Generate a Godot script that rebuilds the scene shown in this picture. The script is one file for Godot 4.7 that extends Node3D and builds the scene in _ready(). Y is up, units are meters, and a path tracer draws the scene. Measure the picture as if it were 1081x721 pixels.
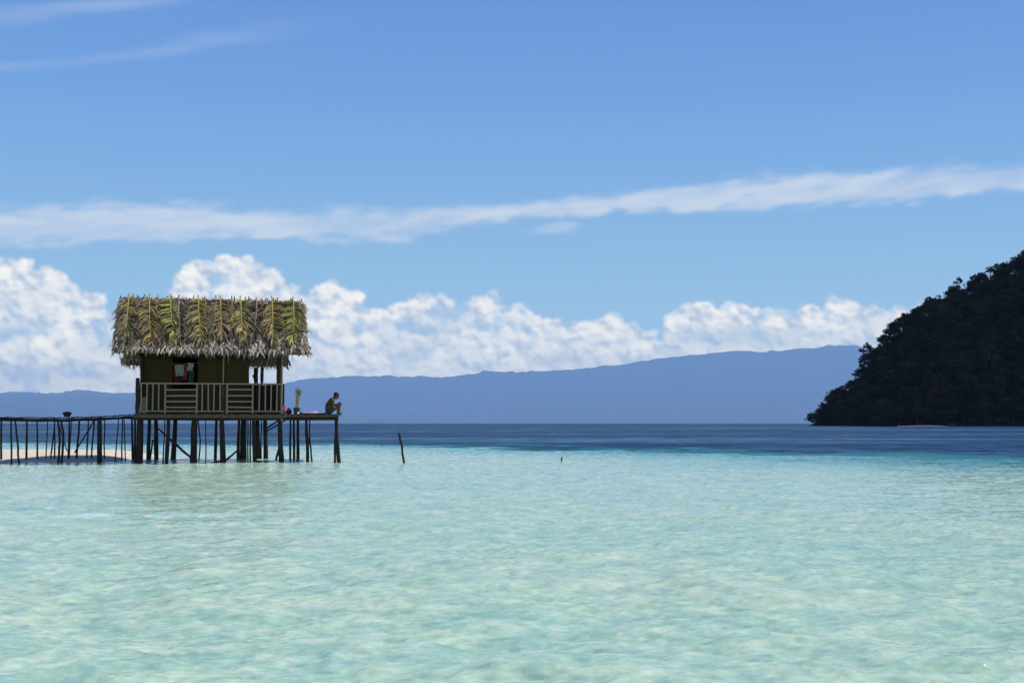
extends Node3D
# A thatched hut on stilts in a shallow turquoise lagoon, a wooded island and hazy mountains behind.

const EYE := 1.46            # height of the lens above the water
const FOCAL := 1400.0        # focal length in pixels of a picture 1081 wide
const PITCH := 3.5353        # degrees
const AIR := 2.4e-5          # haze, per metre
const HUT_AZ := -0.2227      # where the hut stands, radians from straight ahead
const HUT_R := 51.3          # metres to its front edge

var rng := RandomNumberGenerator.new()
var taken := {}
var HUT := Transform3D(Basis(Vector3.UP, -HUT_AZ), Vector3(sin(HUT_AZ) * HUT_R, 0, -cos(HUT_AZ) * HUT_R))

# ------------------------------------------------------------------ helpers
func lin(r: float, g: float, b: float) -> Color:
	return Color(r / 255.0, g / 255.0, b / 255.0).srgb_to_linear()

func srgb(r: float, g: float, b: float) -> Color:      # a linear base colour as an albedo_color
	return Color(r, g, b).linear_to_srgb()

func ray(px: float, py: float) -> Vector3:              # direction of a point of a 1081 x 721 picture
	return Vector3((px - 540.5) / FOCAL, (360.5 - py) / FOCAL, -1.0).rotated(Vector3.RIGHT, deg_to_rad(PITCH)).normalized()

func numbered(called: String) -> String:
	if not taken.has(called):
		taken[called] = 0
		return called
	taken[called] += 1
	return "%s_%03d" % [called, taken[called]]

func tag(o: Node3D, label := "", category := "", group := "", kind := "") -> Node3D:
	if label: o.set_meta("label", label)
	if category: o.set_meta("category", category)
	if group: o.set_meta("group", group)
	if kind: o.set_meta("kind", kind)
	return o

func thing(called: String, label: String, category: String, where := Vector3.ZERO, turn := 0.0, group := "") -> Node3D:
	var o := Node3D.new()
	o.name = numbered(called)
	add_child(o)
	o.position = where
	o.rotation.y = turn
	return tag(o, label, category, group)

func begin() -> SurfaceTool:
	var st := SurfaceTool.new()
	st.begin(Mesh.PRIMITIVE_TRIANGLES)
	return st

func put_mesh(called: String, mesh: Mesh, m: Material, parent: Node3D = null) -> MeshInstance3D:
	var o := MeshInstance3D.new()
	o.name = called if parent else numbered(called)
	o.mesh = mesh
	o.material_override = m
	(parent if parent else self).add_child(o, true)
	return o

func put(called: String, st: SurfaceTool, m: Material, parent: Node3D = null) -> MeshInstance3D:
	return put_mesh(called, st.commit(), m, parent)

func tri(st: SurfaceTool, a: Vector3, b: Vector3, c: Vector3) -> void:
	var n := (c - a).cross(b - a).normalized()
	for v: Vector3 in [a, b, c]:
		st.set_normal(n)
		st.add_vertex(v)

func quad(st: SurfaceTool, a: Vector3, b: Vector3, c: Vector3, d: Vector3) -> void:
	tri(st, a, b, c)
	tri(st, a, c, d)

func box(st: SurfaceTool, lo: Vector3, hi: Vector3, t := Transform3D()) -> void:
	var p: Array[Vector3] = []
	for k in 8:
		p.append(t * Vector3(hi.x if k & 1 else lo.x, hi.y if k & 2 else lo.y, hi.z if k & 4 else lo.z))
	quad(st, p[4], p[6], p[7], p[5])
	quad(st, p[1], p[3], p[2], p[0])
	quad(st, p[5], p[7], p[3], p[1])
	quad(st, p[0], p[2], p[6], p[4])
	quad(st, p[6], p[2], p[3], p[7])
	quad(st, p[0], p[4], p[5], p[1])

func bar(st: SurfaceTool, a: Vector3, b: Vector3, wide: float, thick: float, face := Vector3.BACK) -> void:
	# a squared timber from a to b; face is roughly the way its wide side looks
	var y := (b - a).normalized()
	var x := y.cross(face).normalized()
	var z := x.cross(y)
	box(st, Vector3(-wide / 2, 0, -thick / 2), Vector3(wide / 2, (b - a).length(), thick / 2), Transform3D(Basis(x, y, z), a))

func tube(st: SurfaceTool, points: Array, radii: Array, sides := 8, knobbly := 0.0) -> void:
	# a round limb through points with a radius at each, closed at both ends
	var rings: Array = []
	for i in points.size():
		var along: Vector3 = (points[mini(i + 1, points.size() - 1)] - points[maxi(i - 1, 0)]).normalized()
		var x := along.cross(Vector3.FORWARD if absf(along.z) < 0.8 else Vector3.RIGHT).normalized()
		var y := along.cross(x)
		var ring: Array = []
		for k in sides:
			var a := TAU * k / sides
			var r: float = radii[i] * (1.0 + knobbly * rng.randf_range(-1, 1))
			ring.append([points[i] + (x * cos(a) + y * sin(a)) * r, x * cos(a) + y * sin(a)])
		rings.append(ring)
	for i in points.size() - 1:
		for k in sides:
			var l := (k + 1) % sides
			for q in [[i, k], [i + 1, l], [i, l], [i, k], [i + 1, k], [i + 1, l]]:
				st.set_normal(rings[q[0]][q[1]][1])
				st.add_vertex(rings[q[0]][q[1]][0])
	for i in [0, points.size() - 1]:
		for k in sides:
			var l := (k + 1) % sides
			if i == 0: tri(st, points[0], rings[0][k][0], rings[0][l][0])
			else: tri(st, points[i], rings[i][l][0], rings[i][k][0])

func surface(color: Color, rough := 0.9) -> StandardMaterial3D:
	var m := StandardMaterial3D.new()
	m.albedo_color = color
	m.roughness = rough
	m.metallic_specular = 0.35
	return m

func grained(dark: Color, light: Color, scale: Vector3, rough := 0.9, relief := 0.0, seed_ := 1) -> StandardMaterial3D:
	# a noisy surface between two linear colours, laid on by world position of its own axes
	var m := StandardMaterial3D.new()
	var f := FastNoiseLite.new()
	f.seed = seed_
	f.noise_type = FastNoiseLite.TYPE_SIMPLEX_SMOOTH
	f.frequency = 0.02
	f.fractal_octaves = 5
	var t := NoiseTexture2D.new()
	t.width = 256
	t.height = 256
	t.seamless = true
	t.noise = f
	var ramp := Gradient.new()
	ramp.set_color(0, dark.linear_to_srgb())
	ramp.set_color(1, light.linear_to_srgb())
	ramp.set_offset(0, 0.2)
	ramp.set_offset(1, 0.8)
	t.color_ramp = ramp
	m.albedo_texture = t
	m.uv1_triplanar = true
	m.uv1_scale = scale
	m.roughness = rough
	m.metallic_specular = 0.35
	if relief > 0.0:
		var h := NoiseTexture2D.new()
		h.width = 256
		h.height = 256
		h.seamless = true
		h.noise = f
		m.heightmap_enabled = true
		m.heightmap_texture = h
		m.heightmap_scale = relief
	return m

func painted(rough := 0.9) -> StandardMaterial3D:        # base colours per vertex
	var m := surface(Color.WHITE, rough)
	m.vertex_color_use_as_albedo = true
	return m

func _ready() -> void:
	rng.seed = 7
	make_camera()
	make_light()
	make_sea()
	make_sand()
	make_mountains()
	wood_dark = grained(Color(0.009, 0.007, 0.006), Color(0.038, 0.030, 0.025), Vector3(7, 1.6, 7), 0.9, 0.0, 2)
	wood_grey = grained(Color(0.125, 0.112, 0.095), Color(0.25, 0.228, 0.195), Vector3(4, 4, 4), 0.9, 0.0, 6)
	wood_brown = grained(Color(0.04, 0.03, 0.02), Color(0.12, 0.095, 0.07), Vector3(3, 3, 3), 0.9, 0.0, 7)
	make_island()
	make_jetty()
	make_hut()
	make_things()
	make_person()

# ------------------------------------------------------------------ camera, sky, sun
func make_camera() -> void:
	var c := Camera3D.new()
	c.name = "camera"
	c.fov = rad_to_deg(2.0 * atan(360.5 / FOCAL))
	c.near = 0.1
	c.far = 300000.0
	add_child(c)
	c.position = Vector3(0, EYE, 0)
	c.rotation_degrees.x = PITCH
	c.current = true

const EXPOSURE := 1.32
const SKY_W := 4096
const SKY_H := 2048
const SCATTER := [0.133, 0.244, 0.478]    # what thick haze looks like under this sun and sky, and by how much more with each degree up
const SCATTER_UP := [0.0, 0.0004, 0.0018]
const HAZE_TOP := 5460.0
const HAZE_FAR := 123000.0
var sky: Image
var rows := {}

func through(row: int) -> float:                             # share of the light from behind the haze that comes through it
	var el := maxf(0.0005, PI * (0.5 - (row + 0.5) / SKY_H))
	return exp(-AIR * minf(HAZE_TOP / sin(el), HAZE_FAR / cos(el)))

func behind(c: Color, row: int) -> Color:                 # the light behind the haze that is seen as c through it
	if not rows.has(row):
		var t := through(row)
		var el := minf(90.0 - 180.0 * (row + 0.5) / SKY_H, 20.0)
		rows[row] = [1.0 / (EXPOSURE * t), Color(SCATTER[0] + SCATTER_UP[0] * el, SCATTER[1] + SCATTER_UP[1] * el, SCATTER[2] + SCATTER_UP[2] * el) * ((1 - t) / t)]
	var o: Color = c * rows[row][0] - rows[row][1]
	return Color(maxf(0.0, o.r), maxf(0.0, o.g), maxf(0.0, o.b))

func sky_color(el: float) -> Color:                       # clear air by degrees above the horizon
	var stops := [[-1.0, lin(163, 198, 231)], [2.0, lin(160, 196, 231)], [6.0, lin(147, 190, 228)], [11.5, lin(124, 173, 226)], [14.5, lin(114, 162, 223)], [18.0, lin(106, 152, 219)], [30.0, lin(90, 136, 207)], [90.0, lin(60, 100, 174)]]
	for i in stops.size() - 1:
		if el <= stops[i + 1][0]:
			return stops[i][1].lerp(stops[i + 1][1], clampf((el - stops[i][0]) / (stops[i + 1][0] - stops[i][0]), 0, 1))
	return stops[-1][1]

func blend(col: int, row: int, c: Color, share: float) -> void:
	col = posmod(col, SKY_W)
	if row < 0 or row >= SKY_H / 2: return
	sky.set_pixel(col, row, sky.get_pixel(col, row).lerp(behind(c, row), share))

func along(line: Array, x: float) -> float:               # y of a polyline [x0, y0, x1, y1, ...] at x
	var k := 0
	while k < line.size() - 4 and line[k + 2] < x: k += 2
	return lerpf(line[k + 1], line[k + 3], clampf((x - line[k]) / float(line[k + 2] - line[k]), 0, 1))

func sky_spot(px: float, py: float) -> Vector2:           # picture point -> (column, row) of the panorama, columns left of straight ahead negative
	if px < -400 or px > 1481:                              # beyond the frame: plain degrees round the horizon
		var side := -1.0 if px < 0 else 1.0
		var rest := (px + 400.0) if px < 0 else (px - 1481.0)
		return Vector2((side * atan(940.5 / FOCAL) + rest / FOCAL) / TAU * SKY_W, (0.5 - atan((447.0 - py) / FOCAL) / PI) * SKY_H)
	var d := ray(px, py)
	return Vector2(atan2(d.x, -d.z) / TAU * SKY_W, (0.5 - asin(d.y) / PI) * SKY_H)

func puff(px: float, py: float, r_px: float, f: FastNoiseLite, solid: float, bright: Color, dim: Color) -> void:
	# one billow of a cumulus: round, ragged at the rim, lit from above
	var c := sky_spot(px, py)
	var r := r_px / FOCAL / TAU * SKY_W
	for row in range(int(c.y - r * 1.15), int(c.y + r * 1.3) + 1):
		for col in range(int(c.x - r * 1.3), int(c.x + r * 1.3) + 1):
			var u := (col - c.x) / (r * 1.08)
			var v := (row - c.y) / r
			var n := f.get_noise_3d(col * 1.0, row * 1.15, px * 0.02)
			var d := sqrt(u * u + v * v) + n * 0.62
			if d >= 1.0: continue
			var edge := smoothstep(1.0, 0.84, d) * solid * (1.0 - 0.55 * smoothstep(0.25, 1.0, v))
			var face := sqrt(maxf(0.0, 1.0 - d * d))
			var lit := 0.34 - v * 0.52 + u * 0.16 + face * 0.22 - n * 0.3 + (f.get_noise_3d(col * 1.5, row * 1.7, px * 0.02) - f.get_noise_3d(col * 1.5 - 1.2, row * 1.7 + 2.4, px * 0.02)) * 1.1
			blend(col, row, dim.lerp(bright, smoothstep(0.12, 1.05, lit)), edge)

const TOPS := [-400, 300, -300, 320, -200, 285, -100, 268, 0, 271, 20, 273, 45, 281, 65, 286, 80, 300, 100, 311, 115, 326, 128, 346, 140, 372, 150, 376, 170, 362, 178, 318, 186, 290, 198, 275, 225, 271, 262, 269, 285, 281, 300, 296, 318, 312, 335, 301, 350, 297, 370, 304, 387, 325, 410, 325, 432, 315, 446, 306, 468, 310, 480, 323, 492, 322, 506, 310, 516, 308, 532, 320, 548, 326, 562, 331, 580, 336, 600, 339, 630, 337, 655, 332, 672, 344, 688, 352, 698, 348, 706, 333, 722, 321, 738, 320, 758, 327, 780, 321, 800, 327, 815, 333, 832, 327, 850, 328, 866, 321, 880, 315, 897, 312, 912, 321, 936, 325, 962, 322, 1000, 325, 1081, 320, 1200, 330, 1300, 310, 1481, 330]
const FEET := [-400, 425, 0, 420, 140, 420, 300, 408, 395, 400, 520, 395, 640, 390, 700, 382, 780, 374, 880, 368, 960, 374, 1081, 385, 1481, 430]
const GAPS := [[420, 349, 58, 8], [478, 340, 20, 12], [520, 352, 12, 10], [790, 352, 20, 5], [20, 350, 40, 9], [100, 352, 22, 12], [30, 395, 60, 8], [430, 378, 22, 6], [545, 345, 14, 6], [750, 360, 18, 5], [845, 352, 16, 5], [232, 300, 16, 8], [70, 322, 18, 7], [-20, 320, 26, 8], [110, 400, 26, 7]]

func make_sky() -> void:
	sky = Image.create(SKY_W, SKY_H, false, Image.FORMAT_RGBF)
	for row in SKY_H:
		var el := 90.0 - 180.0 * (row + 0.5) / SKY_H
		sky.fill_rect(Rect2i(0, row, SKY_W, 1), behind(sky_color(el), row) if el > 0.0 else Color(0.03, 0.075, 0.12))   # below the horizon there is only sea
	var g := RandomNumberGenerator.new()
	g.seed = 31
	var f := FastNoiseLite.new()
	f.seed = 12
	f.noise_type = FastNoiseLite.TYPE_SIMPLEX_SMOOTH
	f.frequency = 0.075
	f.fractal_octaves = 4
	f.fractal_gain = 0.55
	# high thin cloud: one long streak right round, a few wisps above it
	var mid := [-400, 262, -200, 246, 0, 238, 130, 234, 250, 235, 380, 237, 450, 231, 550, 222, 650, 213, 750, 208, 850, 202, 950, 194, 1081, 188, 1250, 182, 1481, 190]
	var half := [-400, 16, 0, 23, 130, 24, 250, 19, 330, 17, 380, 22, 450, 15, 550, 11, 650, 13, 750, 16, 850, 22, 950, 18, 1081, 14, 1481, 12]
	for col in range(-SKY_W / 2, SKY_W / 2):
		var az := col * TAU / SKY_W
		var px := 540.5 + FOCAL * tan(az) if absf(az) < 0.592 else (az + 0.592) * FOCAL - 400.0 if az < 0 else (az - 0.592) * FOCAL + 1481.0
		var inside := absf(az) < 0.592
		var centre: float = along(mid, px) if inside else 222.0 + 60.0 * sin(az * 2.0 + 0.4) + 26.0 * sin(az * 5.0)
		var wide: float = along(half, px) if inside else 15.0 + 8.0 * sin(az * 3.0)
		var strong: float = 0.72 if inside else 0.4 + 0.22 * sin(az * 4.0 + 1.0)
		for row in range(790, 975):
			var py := 0.0
			if inside:
				var el := PI * (0.5 - (row + 0.5) / SKY_H)
				var c := Vector3(sin(az) * cos(el), sin(el), -cos(az) * cos(el)).rotated(Vector3.RIGHT, -deg_to_rad(PITCH))
				py = 360.5 + c.y / c.z * FOCAL
			else:
				py = 447.0 - FOCAL * tan(PI * (0.5 - (row + 0.5) / SKY_H))
			if py > 300: break
			var a := 0.0
			var t := (py - centre) / wide
			if absf(t) < 2.6:
				var n := 0.5 * f.get_noise_2d(col * 0.22, row * 0.9 + col * 0.12) + 0.7 * f.get_noise_2d(col * 0.55 + 200.0, row * 2.0 + col * 0.25)
				var m := f.get_noise_2d(col * 0.07 + 300.0, row * 0.25)
				var q := t + n * 0.75
				var streak := f.get_noise_2d(col * 0.35 + 50.0, row * 2.2 + col * 0.3)
				a = strong * smoothstep(1.2, 0.45 if t > 0.0 else 0.15, absf(q)) * clampf(0.9 + m * 0.8 + streak * 0.45, 0.1, 1.2)
				if inside:                                            # torn shreds under it
					a = maxf(a, 0.4 * smoothstep(1.0, 0.2, Vector2((px - 585.0) / 40.0, (py - 241.0) / 9.0).length() + n * 0.8))
					a = maxf(a, 0.6 * smoothstep(1.0, 0.2, Vector2((px - 390.0 - (py - 248.0) * 2.0) / 38.0, (py - 249.0) / 13.0).length() + n * 0.8))
			if py < 150.0 and col < 0:
				var wy := py + 0.11 * px + f.get_noise_2d(col * 0.05, row * 0.2) * 18.0
				var fade := smoothstep(-0.10, -0.26, az) * (0.55 + f.get_noise_2d(col * 0.03, row * 0.5 + 90.0))
				a = maxf(a, fade * 0.26 * maxf(smoothstep(14.0, 2.0, absf(wy - 17.0)), 0.8 * smoothstep(10.0, 1.0, absf(wy - 65.0))))
			if a > 0.004:
				blend(col, row, lin(204, 216, 234), minf(a, 0.85))
	# cumulus bank along the horizon: far billows first, the nearer and lower ones over them
	var list := []
	var x := -400.0
	while x < 1481.0:
		var top := along(TOPS, x)
		var foot := along(FEET, x)
		var y := top
		while y < foot + 8:
			var r := g.randf_range(5.5, 11.0) if y < top + 16 else g.randf_range(8.0, 18.0)
			list.append([x + g.randf_range(-5, 5), y + r * 0.8 + g.randf_range(-3, 3), r, top, foot])
			y += r * g.randf_range(0.55, 0.9)
		x += g.randf_range(4.5, 8.5)
	var round_ := TAU * FOCAL - (1481.0 + 400.0)
	x = 1481.0
	while x < 1481.0 + round_ - 400.0:
		var s := (x - 1481.0) / FOCAL
		var top := 345.0 - 38.0 * sin(s * 5.0) - 30.0 * sin(s * 11.0 + 1.0) - 16.0 * sin(s * 29.0)
		var y := top
		while y < 425:
			var r := g.randf_range(16.0, 32.0)
			list.append([x + g.randf_range(-8, 8), y + r * 0.8, r, top, 425.0])
			y += r * g.randf_range(0.6, 1.0)
		x += g.randf_range(13, 22)
	list.sort_custom(func(a, b): return a[1] - a[2] * 0.3 < b[1] - b[2] * 0.3)
	for p in list:
		var solid := g.randf_range(0.45, 0.95)
		for h in GAPS:
			var k := Vector2((p[0] - h[0]) / (h[2] + 4.0), (p[1] - h[1]) / (h[3] + 6.0)).length()
			solid *= smoothstep(0.5, 1.3, k) * 0.9 + 0.1
		solid *= 0.35 + 0.65 * smoothstep(-0.30, 0.05, f.get_noise_2d(p[0] * 0.35 + 700.0, p[1] * 0.8))
		var low: float = clampf((p[1] - p[3]) / maxf(30.0, p[4] - p[3]), 0, 1)
		var spark := g.randf_range(-1, 1) + f.get_noise_2d(p[0] * 0.12, p[1] * 0.2) * 1.6
		var bright := lin(243, 244, 245).lerp(lin(199, 213, 232), clampf(low * 1.0 - spark * 0.28, 0, 1))
		var dim := lin(178, 197, 223).lerp(lin(166, 193, 225), clampf(low * 1.1, 0, 1))
		puff(p[0], p[1], p[2], f, solid, bright, dim)

func make_light() -> void:
	make_sky()
	var e := Environment.new()
	e.background_mode = Environment.BG_SKY
	e.tonemap_mode = Environment.TONE_MAPPER_LINEAR
	e.tonemap_exposure = EXPOSURE
	var s := Sky.new()
	var p := PanoramaSkyMaterial.new()
	p.panorama = ImageTexture.create_from_image(sky)
	s.sky_material = p
	e.sky = s
	e.fog_enabled = true
	e.fog_density = AIR
	e.fog_light_color = srgb(0.30, 0.535, 1.0)
	e.sdfgi_enabled = true
	e.ssao_enabled = true
	e.ssil_enabled = true
	var w := WorldEnvironment.new()
	w.name = "daylight"
	w.environment = e
	add_child(w)
	var sun := DirectionalLight3D.new()
	sun.name = "sun"
	sun.light_energy = 1.6
	sun.light_color = Color(1.0, 0.965, 0.9)
	sun.light_angular_distance = 0.5
	sun.shadow_enabled = true
	add_child(sun)
	sun.look_at_from_position(Vector3(0.55, 0.80, -0.24), Vector3.ZERO, Vector3.UP)

# ------------------------------------------------------------------ sea, sand bank, mountains
var big := FastNoiseLite.new()
var chop := FastNoiseLite.new()

func sea_color(x: float, d: float) -> Color:              # what lies under the water, by place: pale sand, deeper lagoon, the drop beyond the reef; wave light and wind ruffles painted over it
	var sand := Color(0.295, 0.44, 0.335)
	var lagoon := Color(0.042, 0.255, 0.235)
	var deep := Color(0.006, 0.025, 0.074)
	var rim := 80.0 - 1.1 * clampf(x, -12.0, 60.0) + big.get_noise_2d(x * 0.6, d * 0.6) * 9.0
	var near := rim - lerpf(32.0, 42.0, smoothstep(-8.0, 16.0, x)) + big.get_noise_2d(x * 0.5 + 60.0, d * 0.3) * 14.0
	var patch := big.get_noise_2d(x * 1.7, d * 2.6) * 0.6 + big.get_noise_2d(x * 5.0 + 40.0, d * 9.0) * 0.5
	var c := sand.lerp(Color(0.375, 0.45, 0.35), clampf(patch, 0, 1)).lerp(Color(0.20, 0.375, 0.325), clampf(-patch, 0, 1))
	if d < 70.0:                                              # streaks of wave-bent light and sky reflection, painted into the colour
		var painted_streak := chop.get_noise_2d(x * 2.6 + d * 0.5, d * 3.0 + 7.0)
		var painted_web := 0.28 - absf(chop.get_noise_2d(x * 6.5 + painted_streak, d * 7.0)) + 0.5 * (0.25 - absf(chop.get_noise_2d(x * 13.0, d * 13.0 + painted_streak)))
		c = c.lerp(Color(0.50, 0.55, 0.455), clampf(painted_streak * 0.55 + painted_web * 1.1, 0, 0.75)).lerp(Color(0.15, 0.28, 0.265), clampf(-painted_streak * 0.5 - painted_web * 0.9, 0, 0.6))
	c = c.lerp(lagoon, smoothstep(near, rim, d))
	var soft := smoothstep(0.0, 18.0, x) * 16.0
	var drop := smoothstep(rim - 12.0 - soft, rim + 13.0 + soft * 0.5, d + big.get_noise_2d(x * 1.4, d * 2.6) * 11.0 + big.get_noise_2d(x * 5.0, d * 6.0) * 6.0)
	c = c.lerp(deep, drop)
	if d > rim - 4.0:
		var reef := big.get_noise_2d(x * 0.10, d * 0.22 + 500.0) + 0.5 * big.get_noise_2d(x * 0.35, d * 1.1)
		c = c.lerp(Color(0.03, 0.085, 0.13), smoothstep(0.0, 0.5, reef) * smoothstep(1200.0, 250.0, d) * smoothstep(rim - 4.0, rim + 10.0, d))
		var painted_ruffle := big.get_noise_2d(x * 2.4, d * 3.0) + 0.7 * big.get_noise_2d(x * 9.0, d * 7.0)
		c *= 1.0 + 1.1 * painted_ruffle * smoothstep(rim - 4.0, rim + 6.0, d)  # light and dark of wind-ruffled water put into its colour
	c.a = drop
	return c

func sea_height(x: float, d: float) -> float:
	var calm := smoothstep(14.0, 60.0, d)
	var h := 0.040 * chop.get_noise_2d(x * 0.9 + d * 0.15, d * 1.2) + 0.030 * (0.5 - absf(chop.get_noise_2d(x * 2.1 + 90.0, d * 3.0)))
	h += 0.022 * (0.5 - absf(chop.get_noise_2d(x * 5.2 - d * 1.1, d * 6.6 + 31.0))) * (1.0 - 0.2 * calm)
	h += 0.005 * chop.get_noise_2d(x * 12.0 + 17.0, d * 15.0) * (1.0 - calm)
	h += 0.04 * big.get_noise_2d(x * 1.2, d * 2.4)
	return h * 1.32 - 0.035

func make_sea() -> void:
	big.seed = 3
	big.frequency = 0.06
	big.fractal_octaves = 3
	chop.seed = 8
	chop.frequency = 0.55
	chop.noise_type = FastNoiseLite.TYPE_SIMPLEX_SMOOTH
	chop.fractal_octaves = 2
	var depths: Array[float] = []
	var d := 3.0
	while d < 108000.0:
		depths.append(d)
		d += clampf(d * d / 5000.0, 0.02, 0.22) if d < 110.0 else d * 0.02
	depths.append(108000.0)
	var cols := 540
	var verts := PackedVector3Array()
	var colors := PackedColorArray()
	var drops := PackedFloat32Array()
	var index := PackedInt32Array()
	# foam: broken water in front of the piles and a spent wave nearer in
	var foam := [[-10.2, 41.5, 1.5, 1.6], [-12.6, 41.8, 0.9, 0.9], [-6.3, 21.3, 3.2, 0.5], [-3.6, 19.6, 1.6, 0.22], [-8.9, 50.6, 3.0, 0.6]]
	for row in depths.size():
		d = depths[row]
		var wide := 5.0 + d * 0.56
		for k in cols + 1:
			var x := lerpf(-wide, wide, float(k) / cols)
			var far := smoothstep(85.0, 112.0, d)
			var h := sea_height(x, d) * (1.0 - far) if d < 112.0 else 0.0
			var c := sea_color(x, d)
			for s in foam:
				if d < 60.0 and absf(x - s[0]) < s[2] and absf(d - s[1]) < s[3]:
					var w: float = (1.0 - absf(x - s[0]) / s[2]) * (1.0 - absf(d - s[1]) / s[3])
					c = c.lerp(Color(0.62, 0.68, 0.63), 0.5 * smoothstep(0.2, 1.0, w * 0.9 + 0.5 * chop.get_noise_2d(x * 3.0, d * 2.0) + 0.4 * chop.get_noise_2d(x * 11.0, d * 7.0)))
			verts.append(Vector3(x, h, -d))
			drops.append(c.a)
			c.a = 1.0
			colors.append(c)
	var halves := []
	for part in 2:
		index.clear()
		for row in depths.size() - 1:
			for k in cols:
				var a: int = row * (cols + 1) + k
				var b := a + cols + 1
				if (drops[a] + drops[b + 1] > 1.0) != (part == 1): continue
				index.append_array([a, b, b + 1, a, b + 1, a + 1])
		var arrays := []
		arrays.resize(Mesh.ARRAY_MAX)
		arrays[Mesh.ARRAY_VERTEX] = verts
		arrays[Mesh.ARRAY_COLOR] = colors
		arrays[Mesh.ARRAY_INDEX] = index
		var am := ArrayMesh.new()
		am.add_surface_from_arrays(Mesh.PRIMITIVE_TRIANGLES, arrays)
		var st := SurfaceTool.new()
		st.create_from(am, 0)
		st.generate_normals()
		halves.append(st)
	var m := painted(0.10)
	m.metallic_specular = 0.205
	var f := FastNoiseLite.new()
	f.seed = 4
	f.frequency = 0.012
	f.fractal_octaves = 4
	f.fractal_gain = 0.6
	var t := NoiseTexture2D.new()
	t.width = 1024
	t.height = 1024
	t.seamless = true
	t.noise = f
	m.heightmap_enabled = true
	m.heightmap_texture = t
	m.heightmap_scale = 1.6
	m.uv1_triplanar = true
	m.uv1_world_triplanar = true
	m.uv1_scale = Vector3(0.21, 0.21, 0.31)
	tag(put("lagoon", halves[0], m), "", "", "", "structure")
	var open_water: StandardMaterial3D = m.duplicate()      # ruffled by wind: no mirror
	open_water.roughness = 0.4
	open_water.metallic_specular = 0.14
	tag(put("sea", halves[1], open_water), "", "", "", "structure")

func sand_height(x: float, s: float) -> float:            # along the bank and away from the camera, in the hut's axes
	var h := -0.27 + 0.40 * smoothstep(-0.6, 2.6, s) + 0.17 * smoothstep(2.0, 10.0, s) - 0.75 * smoothstep(11.0, 19.0, s)
	h -= 0.36 * smoothstep(-4.6, -1.4, x) + 0.10 * smoothstep(0.5, 4.5, x) + 0.5 * smoothstep(4.0, 9.0, x)
	return h + big.get_noise_2d(x * 3.0, s * 3.0) * 0.05 + chop.get_noise_2d(x * 1.2, s * 1.2) * 0.008

func make_sand() -> void:
	var st := begin()
	var nx := 150
	var nz := 64
	for i in nx + 1:
		var x := lerpf(-26.0, 9.0, float(i) / nx)
		for j in nz + 1:
			var s := lerpf(-2.5, 20.0, pow(float(j) / nz, 1.3))
			st.add_vertex(Vector3(x, sand_height(x, s), -s))
	for i in nx:
		for j in nz:
			var a := i * (nz + 1) + j
			var b := a + nz + 1
			for q in [a, a + 1, b + 1, a, b + 1, b]: st.add_index(q)
	st.generate_normals()
	var o := put("sand_bank", st, grained(Color(0.42, 0.375, 0.30), Color(0.56, 0.505, 0.415), Vector3.ONE * 0.6, 0.95, 1.5))
	o.transform = HUT
	tag(o, "", "", "", "structure")

func make_mountains() -> void:
	var f := FastNoiseLite.new()
	f.seed = 5
	f.frequency = 0.00015
	f.fractal_octaves = 6
	f.fractal_type = FastNoiseLite.FRACTAL_RIDGED
	var m := grained(Color(0.035, 0.055, 0.03), Color(0.06, 0.08, 0.045), Vector3.ONE * 0.0006, 1.0)
	var ridges := [
		[90000.0, 15000.0, [-500, 425, -200, 421, 0, 416, 30, 417, 55, 416, 85, 414, 110, 416, 140, 415, 200, 411, 260, 408, 300, 406, 320, 400, 395, 397, 430, 398, 480, 398, 515, 392, 545, 393, 600, 391, 650, 386, 680, 381, 740, 374, 780, 371, 800, 371, 830, 370, 880, 364, 920, 366, 960, 371, 1081, 382, 1300, 400, 1600, 425]],
		[112000.0, 11000.0, [-500, 432, -200, 420, 0, 415, 25, 414, 50, 416, 85, 412, 115, 415, 140, 416, 220, 424, 320, 440, 400, 446]],
		[64000.0, 9000.0, [-500, 424, -200, 420, -60, 421, 0, 419, 40, 420.5, 70, 418.5, 95, 419, 130, 421, 200, 426, 260, 431, 330, 438, 400, 446]],
		[75000.0, 8000.0, [380, 446.5, 450, 440, 560, 434, 640, 428, 700, 430, 760, 424, 840, 419, 900, 421, 980, 417, 1081, 424, 1300, 440, 1400, 446]]]
	for r in ridges:
		var far: float = r[0]
		var deep: float = r[1]
		var line: Array = r[2]
		var st := begin()
		var cols := 420
		var rows := 18
		for i in cols + 1:
			var px := lerpf(line[0], line[-2], float(i) / cols)
			var d := ray(px, along(line, px))
			var top := (d.y / -d.z) * far + EYE
			var x := (px - 540.5) / FOCAL * far
			for j in rows + 1:
				var t := float(j) / rows           # 0 at the foot on our side, then over the ridge
				var z := -far + deep * (0.72 - t)
				var up := 1.0 - absf(t - 0.72) / (0.72 if t < 0.72 else 0.28)
				var h := top * pow(up, 0.85)
				h += f.get_noise_2d(x, z) * 500.0 * up * (1.0 - up) * 4.0 + f.get_noise_2d(x * 5.0, 77.0) * 150.0 * up
				st.add_vertex(Vector3(x, h - 2.0, z))
		for i in cols:
			for j in rows:
				var a := i * (rows + 1) + j
				var b := a + rows + 1
				for q in [a, a + 1, b + 1, a, b + 1, b]: st.add_index(q)
		st.generate_normals()
		tag(put("mountain_range", st, m), "", "", "", "structure")

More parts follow.
